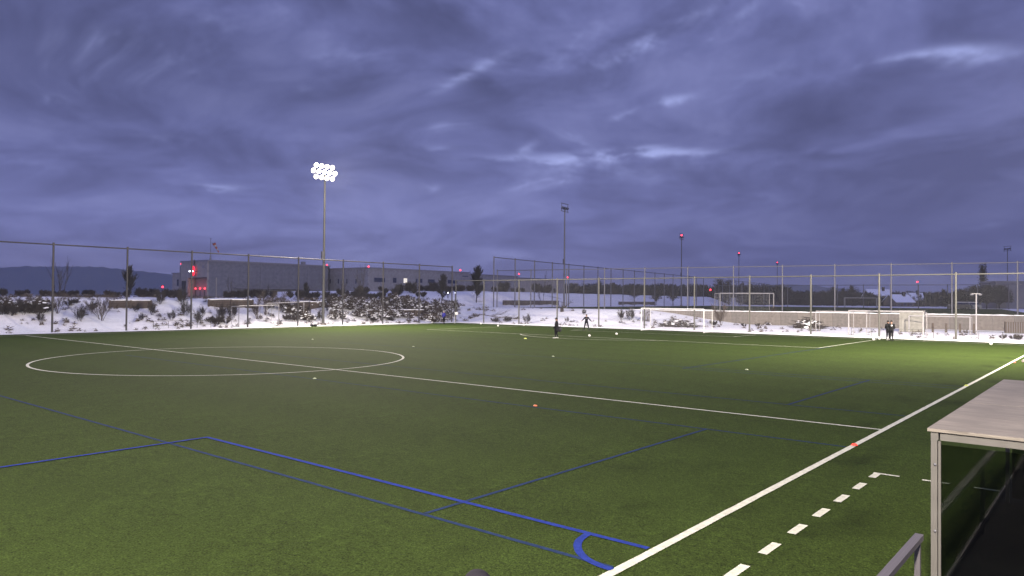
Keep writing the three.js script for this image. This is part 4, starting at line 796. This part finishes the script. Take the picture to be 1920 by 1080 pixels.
// trees around the raised pitch, each placed on the ground behind its fences
for (const [px, top, d] of [[1125, 524, 190], [1148, 528, 200], [1070, 530, 190], [1230, 535, 190], [1262, 532, 200], [1190, 536, 185], [1305, 534, 230], [1350, 520, 240], [1366, 522, 244], [1388, 528, 250], [1405, 530, 256], [1560, 535, 290], [1578, 538, 270], [1545, 545, 280], [1600, 533, 300], [1755, 545, 230], [1772, 540, 225], [1040, 540, 170], [1450, 604, 84]]) {
  const near = d < 100, q = near ? at(px, 604) : EYE.clone().addScaledVector(ray(px, 566), d), p = V(q.x, near ? q.y : H(q.x, q.z), q.z);
  plant('park', p, rr(0, 6), near ? 0.3 : hOf(p, top) / 7, near ? 'small bare tree in the snow below the concrete wall' : undefined);
}
for (const [px, top, d] of [[1800, 541, 175], [1826, 534, 182], [1850, 532, 178], [1874, 533, 186], [1897, 539, 190], [1785, 548, 172]]) { const q = EYE.clone().addScaledVector(ray(px, 566), d), p = V(q.x, P2Y, q.z); plant('big', p, rr(0, 6), hOf(p, top) / 9.8); }
{ const q = EYE.clone().addScaledVector(ray(1843, 566), 196), p = V(q.x, P2Y, q.z); plant('poplar', p, 1, hOf(p, 493) / 15); }
// the far wood: reads as one mass
{
  const g = merge([bareTree(8, { r: 0.14, kids: 3, levels: 2, spread: 0.9, min: 0.05 }), leafClump(620, 2.8, 6.8, 0.55, 0.8).translate(0, 0.4, 0)].map((q) => { const n = q.index ? q.toNonIndexed() : q; return n; }));
  const list = [];
  for (let k = 0; k < 1500; k++) {
    const px = rr(1040, 2050), d = rr(250, 400), q = EYE.clone().addScaledVector(ray(px, 566), d);
    list.push([q.x, q.z, (px < 1480 ? 0.98 : 0.72) * rr(0.6, 1.1) * (d / 300)]);
  }
  for (let k = 0; k < 260; k++) { const px = rr(-120, 330), d = rr(300, 480), q = EYE.clone().addScaledVector(ray(px, 556), d); list.push([q.x, q.z, 0.3 * rr(0.5, 1.1) * smooth((px + 150) / 420)]); }
  const w = new THREE.InstancedMesh(g, M.twigDark, list.length), m = new THREE.Matrix4(), e = new THREE.Euler(), qn = new THREE.Quaternion();
  list.forEach(([x, z, s], i) => { m.compose(V(x, 1.9, z), qn.setFromEuler(e.set(0, i * 2.4, 0)), V(s, s, s)); w.setMatrixAt(i, m); });
  w.name = 'far_woodland'; w.userData.kind = 'stuff'; w.castShadow = true; tag(w, 'dark leafless woodland along the horizon beyond the pitches', 'woodland'); scene.add(w);
}
// dead grass tufts poking out of the snow
{
  const g = leafClump(16, 0.16, 0.3, 0.2), list = [];
  for (let k = 0; k < 1500; k++) { const x = rr(68, 82), z = rr(-4, 66); if (fbm(x * 0.3, z * 0.3, 3) > -0.05) list.push(G(x, z)); }
  for (let k = 0; k < 420; k++) { const x = rr(4, 64), z = rr(54.6, 70); if (aOf(x, z) < -1 && fbm(x * 0.25 + 8, z * 0.25, 3) > 0.08) list.push(G(x, z)); }
  const w = new THREE.InstancedMesh(g, M.dry, list.length), m = new THREE.Matrix4(), qn = new THREE.Quaternion();
  list.forEach((p, i) => { const s = 0.5 + 1.1 * ((i * 0.618) % 1); m.compose(p, qn.setFromAxisAngle(V(0, 1, 0), i), V(s * 1.3, s * 0.8, s)); w.setMatrixAt(i, m); });
  w.name = 'dead_grass'; w.userData.kind = 'stuff'; tag(w, 'dead grass tufts poking out of the snow', 'grass'); scene.add(w);
}
// timber retaining walls on the bank
function timberWall(label, px0, py0, px1, py1, rows) {
  const a = at(px0, py0), b = at(px1, py1), x = (a.x + b.x) / 2 + 0.1, z0 = Math.min(a.z, b.z), z1 = Math.max(a.z, b.z), y = Math.min(a.y, b.y) - 0.1, len = z1 - z0;
  const w = thing('timber_wall', label, 'wall', [x, y, z0]), n = Math.max(2, Math.round(len / 2.2)), g = [0, 1].map(() => uvMetres(box(0.16, 0.215, len / n - 0.03)));
  for (let r = 0; r < rows; r++) for (let k = 0; k < n; k++) part('plank', g[(r + k) % 2], (r * 7 + k * 3) % 4 ? M.timber : M.timberB, w, [rr(-0.015, 0.015), 0.11 + r * 0.22, (k + 0.5) * len / n]);
  for (let k = 0; k <= n; k++) part('stake', box(0.14, rows * 0.22 + 0.1, 0.14, -0.16, rows * 0.11, k * len / n), M.timberB, w);
  const c = new THREE.BoxGeometry(0.4, 0.1, len, 2, 1, 24), p = c.attributes.position; for (let i = 0; i < p.count; i++) p.setY(i, p.getY(i) + 0.05 * noise(p.getZ(i) * 1.3, p.getX(i) * 3)); c.computeVertexNormals();
  part('snow_cap', c, M.snowCap, w, [0.1, rows * 0.22 + 0.05, len / 2]);
}
timberWall('dark timber wall on the bank behind the V-shaped shrub', 205, 578, 283, 577, 4);
timberWall('dark timber wall on the bank below the red-lit doorway', 392, 575, 472, 574, 4);
timberWall('dark timber wall on the bank beside the floodlight mast', 556, 578, 604, 577, 4);
timberWall('long dark timber wall low among the brambles', 690, 592, 815, 591, 4);
timberWall('dark timber wall on the bank near the left bare trees', 72, 574, 90, 573, 3);
{
  const a = p2(5.2, 12), w = thing('timber_wall', 'dark hedge-topped timber wall beside the raised pitch', 'wall', [a.x, H(a.x, a.z) - 0.1, a.z], -Math.atan2(AL[1], AL[0]));
  for (let r = 0; r < 4; r++) for (let k = 0; k < 7; k++) part('plank', box(2.9, 0.21, 0.16), M.timber, w, [k * 2.95, 0.12 + r * 0.22, rr(-0.02, 0.02)]);
  const b = p2(5.0, 62), v = thing('timber_wall', 'farther timber wall beside the raised pitch', 'wall', [b.x, H(b.x, b.z) - 0.1, b.z], -Math.atan2(AL[1], AL[0]));
  for (let r = 0; r < 4; r++) for (let k = 0; k < 8; k++) part('plank', box(2.9, 0.21, 0.16), M.timber, v, [k * 2.95, 0.12 + r * 0.22, rr(-0.02, 0.02)]);
}
// brush heaps with snow on them, fallen branches
function brushHeap(label, px, py, w, h) {
  const p = at(px, py), o = thing('brush_heap', label, 'brushwood', [p.x, p.y, p.z]), T = new Tubes();
  for (let k = 0; k < 220; k++) { const a = rr(-0.5, 0.5) + (rnd() < 0.5 ? Math.PI : 0), x = rr(-1, 1) * w, z = rr(-1, 1) * w * 0.45, y = h * Math.max(0.05, 1 - (x / w) ** 2) * rnd(), l = rr(0.4, 1.1); T.add(V(x, y, z), V(x + Math.cos(a) * l, y + rr(-0.15, 0.25), z + Math.sin(a) * l), rr(0.02, 0.06), 0.012, 4); }
  part('branches', T.geo(), M.twig, o);
  part('dry_leaves', leafClump(500, w, h * 0.9, 0.2, 0.3).scale(1, 1, 0.5), M.dry, o);
  part('snow', snowTufts(22, w * 0.9, h, 0.2).scale(1, 1, 0.5), M.snowCap, o);
}
brushHeap('snow-dusted brush heap behind the white goal', 1272, 613, 2.2, 0.95);
brushHeap('rounded brush heap with white caps below the concrete wall', 1515, 616, 1.6, 1.25);
{
  const p = at(935, 602), o = thing('fallen_branch', 'fallen bare branch lying on the snowy slope', 'branch', [p.x, p.y, p.z], 0.6), T = new Tubes();
  grow(T, V(2.6, 0.9, 0.3), V(-1, -0.14, 0).normalize(), 4.6, 0.05, 2, { levels: 2, kids: 4, spread: 0.5, bend: 0.12, up: 0.0, lift: 0.05, min: 0.012 }); part('branches', T.geo(), M.twigWarm, o);
  const q = at(1054, 584), s = thing('tree_stump', 'stump with broken branches at the foot of the unlit mast', 'stump', [q.x, q.y, q.z]), U = new Tubes();
  U.add(V(0, -0.1, 0), V(0.05, 0.5, 0), 0.3, 0.22, 8); for (let k = 0; k < 9; k++) { const a = rr(0, 6.28); grow(U, V(0, 0.35, 0), V(Math.cos(a), rr(0.2, 1.2), Math.sin(a)).normalize(), rr(1, 2), 0.05, 1, { levels: 1, kids: 3, spread: 0.5, bend: 0.2, up: 0, lift: 0.1, min: 0.012 }); }
  part('stump', U.geo(), M.twig, s);
  const c = at(1211, 602), r = thing('dry_reeds', 'upright clump of brown dry stalks behind the white goal post', 'plant', [c.x, c.y, c.z]), R = new Tubes();
  for (let k = 0; k < 60; k++) { const x = rr(-0.6, 0.6), z = rr(-0.4, 0.4), h = rr(1.2, 2.2); R.add(V(x, -0.05, z), V(x + rr(-0.15, 0.15), h, z + rr(-0.15, 0.15)), 0.016, 0.008, 3); }
  part('stalks', R.geo(), M.twigWarm, r);
}

// ------------------------------------------------------------------ people
function surfaceNet(bones, cell, k) {                                         // tapered capsules joined by a smooth minimum, meshed on a grid
  const lo = [1e9, 1e9, 1e9], hi = [-1e9, -1e9, -1e9];
  for (const b of bones) for (const [p, r] of [[b.a, b.ra], [b.b, b.rb]]) for (let n = 0; n < 3; n++) { lo[n] = Math.min(lo[n], p[n] - r - k - cell * 2); hi[n] = Math.max(hi[n], p[n] + r + k + cell * 2); }
  const N = lo.map((l, n) => Math.ceil((hi[n] - l) / cell) + 1), [nx, ny, nz] = N, F = new Float32Array(nx * ny * nz);
  for (const b of bones) { b.d = [0, 1, 2].map((n) => b.b[n] - b.a[n]); b.l2 = b.d[0] ** 2 + b.d[1] ** 2 + b.d[2] ** 2 + 1e-9; b.sc = b.sc || [1, 1, 1]; }
  const dist = (b, x, y, z) => {
    const px = (x - b.a[0]), py = (y - b.a[1]), pz = (z - b.a[2]), t = clamp((px * b.d[0] + py * b.d[1] + pz * b.d[2]) / b.l2);
    const ex = (px - b.d[0] * t) / b.sc[0], ey = (py - b.d[1] * t) / b.sc[1], ez = (pz - b.d[2] * t) / b.sc[2];
    return Math.sqrt(ex * ex + ey * ey + ez * ez) - (b.ra + (b.rb - b.ra) * t);
  };
  const field = (x, y, z) => { let m = 1e3; for (const b of bones) { const d = dist(b, x, y, z); if (d > m + k) continue; const h = Math.max(k - Math.abs(m - d), 0) / k; m = Math.min(m, d) - h * h * k * 0.25; } return m; };
  for (let z = 0, i = 0; z < nz; z++) for (let y = 0; y < ny; y++) for (let x = 0; x < nx; x++, i++) F[i] = field(lo[0] + x * cell, lo[1] + y * cell, lo[2] + z * cell);
  const id = new Int32Array(F.length).fill(-1), pos = [], col = [], idx = [], at3 = (x, y, z) => x + nx * (y + ny * z);
  for (let z = 0; z < nz - 1; z++) for (let y = 0; y < ny - 1; y++) for (let x = 0; x < nx - 1; x++) {
    let c = 0, sx = 0, sy = 0, sz = 0, m = 0; const v = [];
    for (let q = 0; q < 8; q++) { v[q] = F[at3(x + (q & 1), y + (q >> 1 & 1), z + (q >> 2))]; if (v[q] < 0) m |= 1 << q; }
    if (m === 0 || m === 255) continue;
    for (let q = 0; q < 8; q++) for (let e = 1; e < 8; e <<= 1) { if (q & e) continue; const w = q | e; if ((v[q] < 0) === (v[w] < 0)) continue; const t = v[q] / (v[q] - v[w]); sx += (q & 1) + (e === 1 ? t : 0); sy += (q >> 1 & 1) + (e === 2 ? t : 0); sz += (q >> 2) + (e === 4 ? t : 0); c++; }
    const X = lo[0] + (x + sx / c) * cell, Y = lo[1] + (y + sy / c) * cell, Z = lo[2] + (z + sz / c) * cell;
    id[at3(x, y, z)] = pos.length / 3; pos.push(X, Y, Z);
    let best = 1e3, bc; for (const b of bones) { const d = dist(b, X, Y, Z) - (b.pri || 0); if (d < best) { best = d; bc = b.c; } } col.push(...bc);
  }
  for (let z = 1; z < nz - 1; z++) for (let y = 1; y < ny - 1; y++) for (let x = 1; x < nx - 1; x++) {
    const f = F[at3(x, y, z)] < 0;
    for (const [dx, dy, dz, u, w] of [[1, 0, 0, [0, 1, 0], [0, 0, 1]], [0, 1, 0, [0, 0, 1], [1, 0, 0]], [0, 0, 1, [1, 0, 0], [0, 1, 0]]]) {
      if (f === F[at3(x + dx, y + dy, z + dz)] < 0) continue;
      const a = id[at3(x, y, z)], b = id[at3(x - u[0], y - u[1], z - u[2])], c = id[at3(x - u[0] - w[0], y - u[1] - w[1], z - u[2] - w[2])], d = id[at3(x - w[0], y - w[1], z - w[2])];
      if (Math.min(a, b, c, d) < 0) continue;
      if (f) idx.push(a, b, c, a, c, d); else idx.push(a, c, b, a, d, c);
    }
  }
  const g = new THREE.BufferGeometry(); g.setAttribute('position', new THREE.Float32BufferAttribute(pos, 3)); g.setAttribute('color', new THREE.Float32BufferAttribute(col, 3)); g.setIndex(idx); g.computeVertexNormals(); return g;
}
const SKIN = [0.3, 0.19, 0.145];
function person(label, pos, turn, height, o) {
  const s = height / 1.78, c = { coat: [0.012, 0.012, 0.014], legs: [0.01, 0.01, 0.012], shoe: [0.02, 0.02, 0.02], hat: [0.012, 0.012, 0.014], hair: [0.02, 0.014, 0.01], ...o.colors };
  const J = { hip: [0, 0.94, 0], chest: [0, 1.3, 0.01], neck: [0, 1.47, 0.0], head: [0, 1.64, 0.03], shL: [0.185, 1.41, 0], shR: [-0.185, 1.41, 0], elL: [0.24, 1.13, -0.03], elR: [-0.24, 1.13, -0.03], wrL: [0.26, 0.88, 0.06], wrR: [-0.26, 0.88, 0.06], hpL: [0.09, 0.93, 0], hpR: [-0.09, 0.93, 0], knL: [0.1, 0.5, 0.025], knR: [-0.1, 0.5, 0.025], anL: [0.1, 0.09, -0.02], anR: [-0.1, 0.09, -0.02], toL: [0.12, 0.04, 0.15], toR: [-0.12, 0.04, 0.15], ...o.joints };
  const B = (a, b, ra, rb, col, extra) => ({ a: Array.isArray(a) ? a : J[a], b: Array.isArray(b) ? b : J[b], ra, rb, c: col, ...extra });
  const body = [B('hip', 'chest', 0.135, 0.15, c.coat, { sc: [1.15, 1, 0.82] }), B([J.chest[0], J.chest[1] + 0.02, J.chest[2]], [J.neck[0], J.neck[1] - 0.06, J.neck[2]], 0.15, 0.1, c.coat, { sc: [1.2, 1, 0.8] }), B('neck', [J.head[0], J.head[1] - 0.08, J.head[2] - 0.01], 0.062, 0.055, o.hood ? c.coat : SKIN)];
  for (const q of ['L', 'R']) {
    body.push(B([J['sh' + q][0] * 0.45, J['sh' + q][1] + 0.02, 0], 'sh' + q, 0.075, 0.072, c.coat), B('sh' + q, 'el' + q, 0.068, 0.054, c.coat), B('el' + q, 'wr' + q, 0.053, 0.038, c.coat));
    body.push(B('hp' + q, 'kn' + q, 0.098, 0.066, c.legs), B('kn' + q, 'an' + q, 0.064, 0.043, c.legs), B('an' + q, 'to' + q, 0.045, 0.042, c.shoe), B([J['an' + q][0], J['an' + q][1] - 0.045, J['an' + q][2] - 0.03], 'to' + q, 0.044, 0.04, c.shoe));
  }
  if (o.coat) body.push(B([0, 1.25, 0], [0, o.coat, 0.01], 0.19, 0.235, c.coat, { sc: [1, 1, 0.8] }));
  const parts = [surfaceNet(body, 0.02, 0.05)];
  const h = J.head, hd = [B([h[0], h[1] + 0.02, h[2] - 0.01], [h[0], h[1] + 0.03, h[2] - 0.02], 0.096, 0.096, SKIN, { sc: [0.84, 1.05, 1] }), B([h[0], h[1] - 0.04, h[2] + 0.02], [h[0], h[1] - 0.085, h[2] + 0.045], 0.062, 0.04, SKIN), B([h[0], h[1] + 0.012, h[2] + 0.09], [h[0], h[1] - 0.022, h[2] + 0.108], 0.009, 0.014, SKIN), B([h[0] - 0.02, h[1] - 0.058, h[2] + 0.082], [h[0] + 0.02, h[1] - 0.058, h[2] + 0.082], 0.008, 0.008, [0.3, 0.12, 0.1], { pri: 0.004 }), B([h[0], h[1] - 0.12, h[2] - 0.01], [h[0], h[1] - 0.05, h[2]], 0.056, 0.056, o.hood ? c.coat : SKIN)];
  for (const e of [-1, 1]) hd.push(B([h[0] + e * 0.034, h[1] + 0.012, h[2] + 0.078], [h[0] + e * 0.034, h[1] + 0.012, h[2] + 0.08], 0.011, 0.011, [0.02, 0.015, 0.012], { pri: 0.004 }), B([h[0] + e * 0.082, h[1] + 0.02, h[2] - 0.01], [h[0] + e * 0.084, h[1] - 0.02, h[2] - 0.005], 0.016, 0.012, SKIN));
  hd.push(B([h[0], h[1] + 0.055, h[2] - 0.03], [h[0], h[1] + 0.06, h[2] - 0.015], o.hat ? 0.104 : 0.094, o.hat ? 0.104 : 0.094, o.hat ? c.hat : c.hair, { sc: [0.86, 0.9, 1], pri: 0.01 }));
  if (o.hat === 'cap') hd.push(B([h[0], h[1] + 0.055, h[2] + 0.08], [h[0], h[1] + 0.04, h[2] + 0.17], 0.014, 0.01, c.hat, { sc: [4.5, 1, 1] }));
  if (o.hood) hd.push(B([h[0], h[1] + 0.05, h[2] - 0.05], [h[0], h[1] - 0.08, h[2] - 0.06], 0.105, 0.1, c.coat, { sc: [0.95, 1, 0.85] }));
  parts.push(surfaceNet(hd, 0.0085, 0.018));
  for (const q of ['L', 'R']) {                                               // palm, four fingers and a thumb on each hand
    const w = V(...J['wr' + q]), e = V(...J['el' + q]), f = V().subVectors(w, e).normalize(), sd = q === 'L' ? 1 : -1, side = V().crossVectors(f, V(sd, 0, 0.25)).normalize(), nrm = V().crossVectors(side, f).normalize(), hc = o.gloves || SKIN;
    const P = (a, b, c2) => { const v = w.clone().addScaledVector(f, a).addScaledVector(side, b).addScaledVector(nrm, c2 * sd); return [v.x, v.y, v.z]; };
    const hb = [{ a: P(-0.02, 0, 0), b: P(0.03, 0, 0), ra: 0.03, rb: 0.03, c: hc }, { a: P(0.03, -0.022, 0), b: P(0.085, -0.026, -0.004), ra: 0.018, rb: 0.016, c: hc }, { a: P(0.03, 0.022, 0), b: P(0.085, 0.026, -0.004), ra: 0.018, rb: 0.016, c: hc }, { a: P(0.02, 0, 0), b: P(0.088, 0, 0), ra: 0.022, rb: 0.018, c: hc }];
    [[-0.031, 0.06], [-0.0105, 0.075], [0.0105, 0.08], [0.031, 0.068]].forEach(([y, l]) => { hb.push({ a: P(0.085, y, 0), b: P(0.085 + l * 0.5, y * 1.05, -0.008), ra: 0.0095, rb: 0.009, c: hc }, { a: P(0.085 + l * 0.5, y * 1.05, -0.008), b: P(0.085 + l * 0.92, y * 1.06, -0.03), ra: 0.009, rb: 0.0075, c: hc }); });
    hb.push({ a: P(0.02, 0.03, -0.004), b: P(0.055, 0.055, -0.018), ra: 0.014, rb: 0.011, c: hc }, { a: P(0.055, 0.055, -0.018), b: P(0.085, 0.06, -0.032), ra: 0.011, rb: 0.0085, c: hc });
    parts.push(surfaceNet(hb, 0.005, 0.006));
  }
  const p = thing('person', label, 'person', pos, turn); p.scale.setScalar(s);
  part('body', merge(parts), M.person, p);
  return p;
}
const toEye = (x, z) => Math.atan2(EYE.x - x, EYE.z - z);                     // turn that faces the camera
{
  const a = onY(1043.5, 634.5), t = toEye(a.x, a.z);
  const coach = person('person in a long black coat, cap and white shoes watching the player', [a.x, 0, a.z], t - 1.8, 1.78, { hat: 'cap', gloves: [0.02, 0.02, 0.022], coat: 0.72, colors: { shoe: [0.42, 0.42, 0.4] }, joints: { elL: [0.25, 1.12, -0.02], wrL: [0.2, 0.95, 0.16], elR: [-0.25, 1.12, -0.02], wrR: [-0.2, 0.95, 0.16], anL: [0.07, 0.09, 0.1], toL: [0.08, 0.04, 0.27], knL: [0.08, 0.5, 0.09], anR: [-0.08, 0.09, -0.06], toR: [-0.08, 0.04, 0.11] } });
  void coach;
  const bg = thing('shoulder_bag', 'black bag hanging at the hip of the person in the long coat', 'bag', [a.x - 0.17, 0.78, a.z + 0.24], t);
  part('pouch', new THREE.SphereGeometry(1, 12, 10).scale(0.16, 0.23, 0.12), M.bag, bg); part('strap', bar(V(0, 0.2, 0), V(0.12, 0.6, 0.02), 0.012, 0.012, 5), M.bag, bg);
  const b = onY(1099.5, 619.5), tb = toEye(b.x, b.z);
  person('player in dark kit with arms held out beside the ball', [b.x, 0, b.z], tb, 1.76, { colors: { coat: [0.014, 0.014, 0.02], legs: [0.012, 0.012, 0.016] }, joints: { elL: [0.36, 1.2, -0.02], wrL: [0.53, 1.03, 0.05], elR: [-0.36, 1.2, -0.02], wrR: [-0.5, 1.06, 0.05], knL: [0.2, 0.5, 0.03], anL: [0.3, 0.09, 0], toL: [0.33, 0.04, 0.16], knR: [-0.19, 0.5, 0.03], anR: [-0.27, 0.09, 0], toR: [-0.3, 0.04, 0.16] } });
  const ch = scene.children[scene.children.length - 1];
  const marks = []; for (let k = 0; k < 6; k++) marks.push(box(0.022, [0.05, 0.035, 0.045, 0.035, 0.05, 0.04][k], 0.006, -0.1 + k * 0.04, 1.33, 0.155));
  part('shirt_print', marks, M.goalDull, ch);
  const c = onY(832, 607), tc = toEye(c.x, c.z);
  person('person in a blue jacket standing by the corner flag', [c.x, 0, c.z], tc + 2.4, 1.72, { colors: { coat: [0.03, 0.03, 0.2], hair: [0.3, 0.26, 0.22] }, joints: { elR: [-0.27, 1.13, 0.04], wrR: [-0.25, 1.0, 0.24] } });
  const d = onY(1665, 638), td = toEye(d.x, d.z);
  person('dark-clothed person standing shoulder to shoulder with the one with a white badge', [d.x, 0, d.z], td + 0.5, 1.72, { hat: 'beanie', hood: true, gloves: [0.02, 0.02, 0.022], colors: { shoe: [0.35, 0.35, 0.33] }, joints: { elL: [0.25, 1.12, 0.02], wrL: [0.12, 1.02, 0.2], elR: [-0.25, 1.12, 0.02], wrR: [-0.12, 1.0, 0.2] } });
  const e = onY(1671.5, 639), te = toEye(e.x, e.z);
  person('dark-clothed person with a white badge standing shoulder to shoulder with another', [e.x, 0, e.z], te - 0.2, 1.76, { hat: 'beanie', gloves: [0.02, 0.02, 0.022], colors: {}, joints: { elL: [0.26, 1.14, 0.0], wrL: [0.16, 1.0, 0.17], knL: [0.1, 0.5, 0.06] } });
  part('badge', new THREE.CylinderGeometry(0.07, 0.07, 0.02, 12).rotateX(Math.PI / 2).translate(0.06, 1.34, 0.165), M.goal, scene.children[scene.children.length - 1]);
  const f = onY(898, 1074.5, 1.72);
  person('person with a dark grey beanie standing on the turf outside the touchline', [f.x, 0, f.z], Math.PI * 0.36, 1.72, { hat: 'beanie', colors: { hat: [0.014, 0.013, 0.018], coat: [0.015, 0.015, 0.018] } });
}

// ------------------------------------------------------------------ balls, discs, corner flag, small things
const ballProto = (() => {
  const o = new THREE.Group(); o.name = 'football';
  part('shell', new THREE.IcosahedronGeometry(0.11, 3), M.ball, o);
  const l = []; for (const v of new THREE.IcosahedronGeometry(1, 0).attributes.position.array.reduce((a, x, i, q) => (i % 3 === 0 && a.push(V(q[i], q[i + 1], q[i + 2])), a), [])) if (!l.some((p) => p.distanceTo(v) < 0.1)) l.push(v);
  for (const v of l) part('patch', new THREE.CylinderGeometry(0.032, 0.036, 0.006, 5).applyQuaternion(new THREE.Quaternion().setFromUnitVectors(V(0, 1, 0), v.clone().normalize())).translate(v.x * 0.109, v.y * 0.109, v.z * 0.109), M.ballPatch, o);
  return o;
})();
for (const [px, py, lb] of [[1105, 631.5, 'white football at the penalty area line in front of the player'], [1638, 638.5, 'white football on the corner of the penalty area by the two dark figures'], [1858, 647.2, 'white football on the open turf right of the penalty area'], [934, 612.5, 'white football near the back of the penalty area, by the fallen branch'], [982, 611, 'white football on the goal line side of the penalty area'], [902, 608.3, 'white football close to the snow by the corner flag'], [1156, 628, 'white football on the turf inside the penalty area'], [1649, 637.5, 'white football almost touching the snow beside the two dark figures']]) {
  const p = onY(px, py), b = ballProto.clone(); b.name = numbered('football'); tag(b, lb, 'ball', 'footballs on the pitch'); b.position.set(p.x, 0.112, p.z); b.rotation.set(rr(0, 3), rr(0, 3), rr(0, 3)); scene.add(b);
}
const discGeo = new THREE.LatheGeometry([[0.1, 0.0], [0.105, 0.006], [0.06, 0.055], [0.045, 0.06], [0.04, 0.055], [0.09, 0.001]].map(([x, y]) => new THREE.Vector2(x, y)), 18);
function disc(p, mat, label, s = 1, group) { const m = new THREE.Mesh(discGeo, mat); m.name = numbered('marker_disc'); m.castShadow = m.receiveShadow = true; m.position.set(p.x, 0.014, p.z); m.scale.setScalar(s * 0.58); tag(m, label, 'marker', group); scene.add(m); }
disc(onY(1602, 836), M.red, 'red marker disc on the touchline at the dark blue line', 1.25);
disc(onY(1902, 680.5), M.red, 'red marker disc on the touchline beside the crumpled cloth', 1.3);
disc(onY(1812, 724), M.yellow, 'yellow-green marker disc on the touchline', 1.25);
disc(onY(985, 635.5), M.yellow, 'bright yellow marker disc left of the person in the long coat', 2.1);
disc(onY(1004, 762), M.orange, 'orange marker disc on the long dark blue line', 1.1);
disc(onY(590, 711), M.pale, 'pale marker disc on the dark blue line near the centre circle', 1.3);
for (const [px, py, lb] of [[1400, 694, 'pale marker disc between the halfway line and the penalty area corner'], [1037, 669, 'pale marker disc below the penalty arc'], [775, 650.5, 'pale marker disc just outside the centre circle'], [586, 637, 'pale marker disc beyond the centre circle']]) disc(onY(px, py), M.pale, lb, 1.35, 'pale marker discs in a row across the pitch');
{
  const f = thing('corner_flag', 'white corner flag on its thin pole', 'flag', [W, 0, L2]);
  part('pole', new THREE.CylinderGeometry(0.02, 0.025, 1.55, 8).translate(0, 0.77, 0), M.goal, f);
  const g = new THREE.PlaneGeometry(0.42, 0.32, 8, 3), p = g.attributes.position; for (let i = 0; i < p.count; i++) p.setZ(i, 0.04 * Math.sin(p.getX(i) * 16)); g.translate(-0.21, 1.35, 0); g.rotateY(0.9); g.computeVertexNormals();
  part('flag', g, new THREE.MeshStandardMaterial({ color: 0xd8d8d4, roughness: 0.9, side: THREE.DoubleSide }), f);
}
for (const [px, k] of [[584.5, 0], [591, 1]]) { const p = onY(px, 612), b = thing('kit_bag', k ? 'black kit bag by the touchline, right one of the pair below the mast' : 'black kit bag by the touchline, left one of the pair below the mast', 'bag', [p.x, 0.0, p.z], 0.4); part('body', new THREE.CapsuleGeometry(0.13, 0.26, 4, 10).rotateZ(Math.PI / 2).translate(0, 0.13, 0), M.bag, b); part('handle', new THREE.TorusGeometry(0.09, 0.012, 5, 10, Math.PI).translate(0, 0.25, 0), M.bag, b); }
{
  const p = onY(623, 612), s = thing('slalom_pole', 'thin dark slalom pole stuck in the turf near the far touchline', 'pole', [p.x, 0, p.z]);
  part('shaft', new THREE.CylinderGeometry(0.018, 0.018, 0.6, 6).translate(0, 0.3, 0), M.bag, s); part('foot', new THREE.CylinderGeometry(0.1, 0.12, 0.05, 10).translate(0, 0.03, 0), M.rubber, s);
  // crumpled pale cloth lying over the touchline
  const q = onY(1918, 680), c = thing('crumpled_cloth', 'crumpled heap of pale pinkish cloth across the touchline', 'cloth', [q.x - 0.25, 0.012, q.z + 0.1]), l = [];
  for (let k = 0; k < 9; k++) { const g = new THREE.IcosahedronGeometry(rr(0.13, 0.22), 3), v = g.attributes.position; for (let i = 0; i < v.count; i++) { const m = 1 + 0.5 * noise(v.getX(i) * 14 + k * 3, v.getY(i) * 14 + v.getZ(i) * 11); v.setXYZ(i, v.getX(i) * m * 1.2, Math.max(-0.02, v.getY(i) * m * 0.75), v.getZ(i) * m); } g.translate(rr(-0.75, 0.3), rr(0.03, 0.1), rr(-0.22, 0.22)); g.computeVertexNormals(); l.push(g); }
  part('folds', l, M.cloth, c);
}

renderer.render(scene, camera);
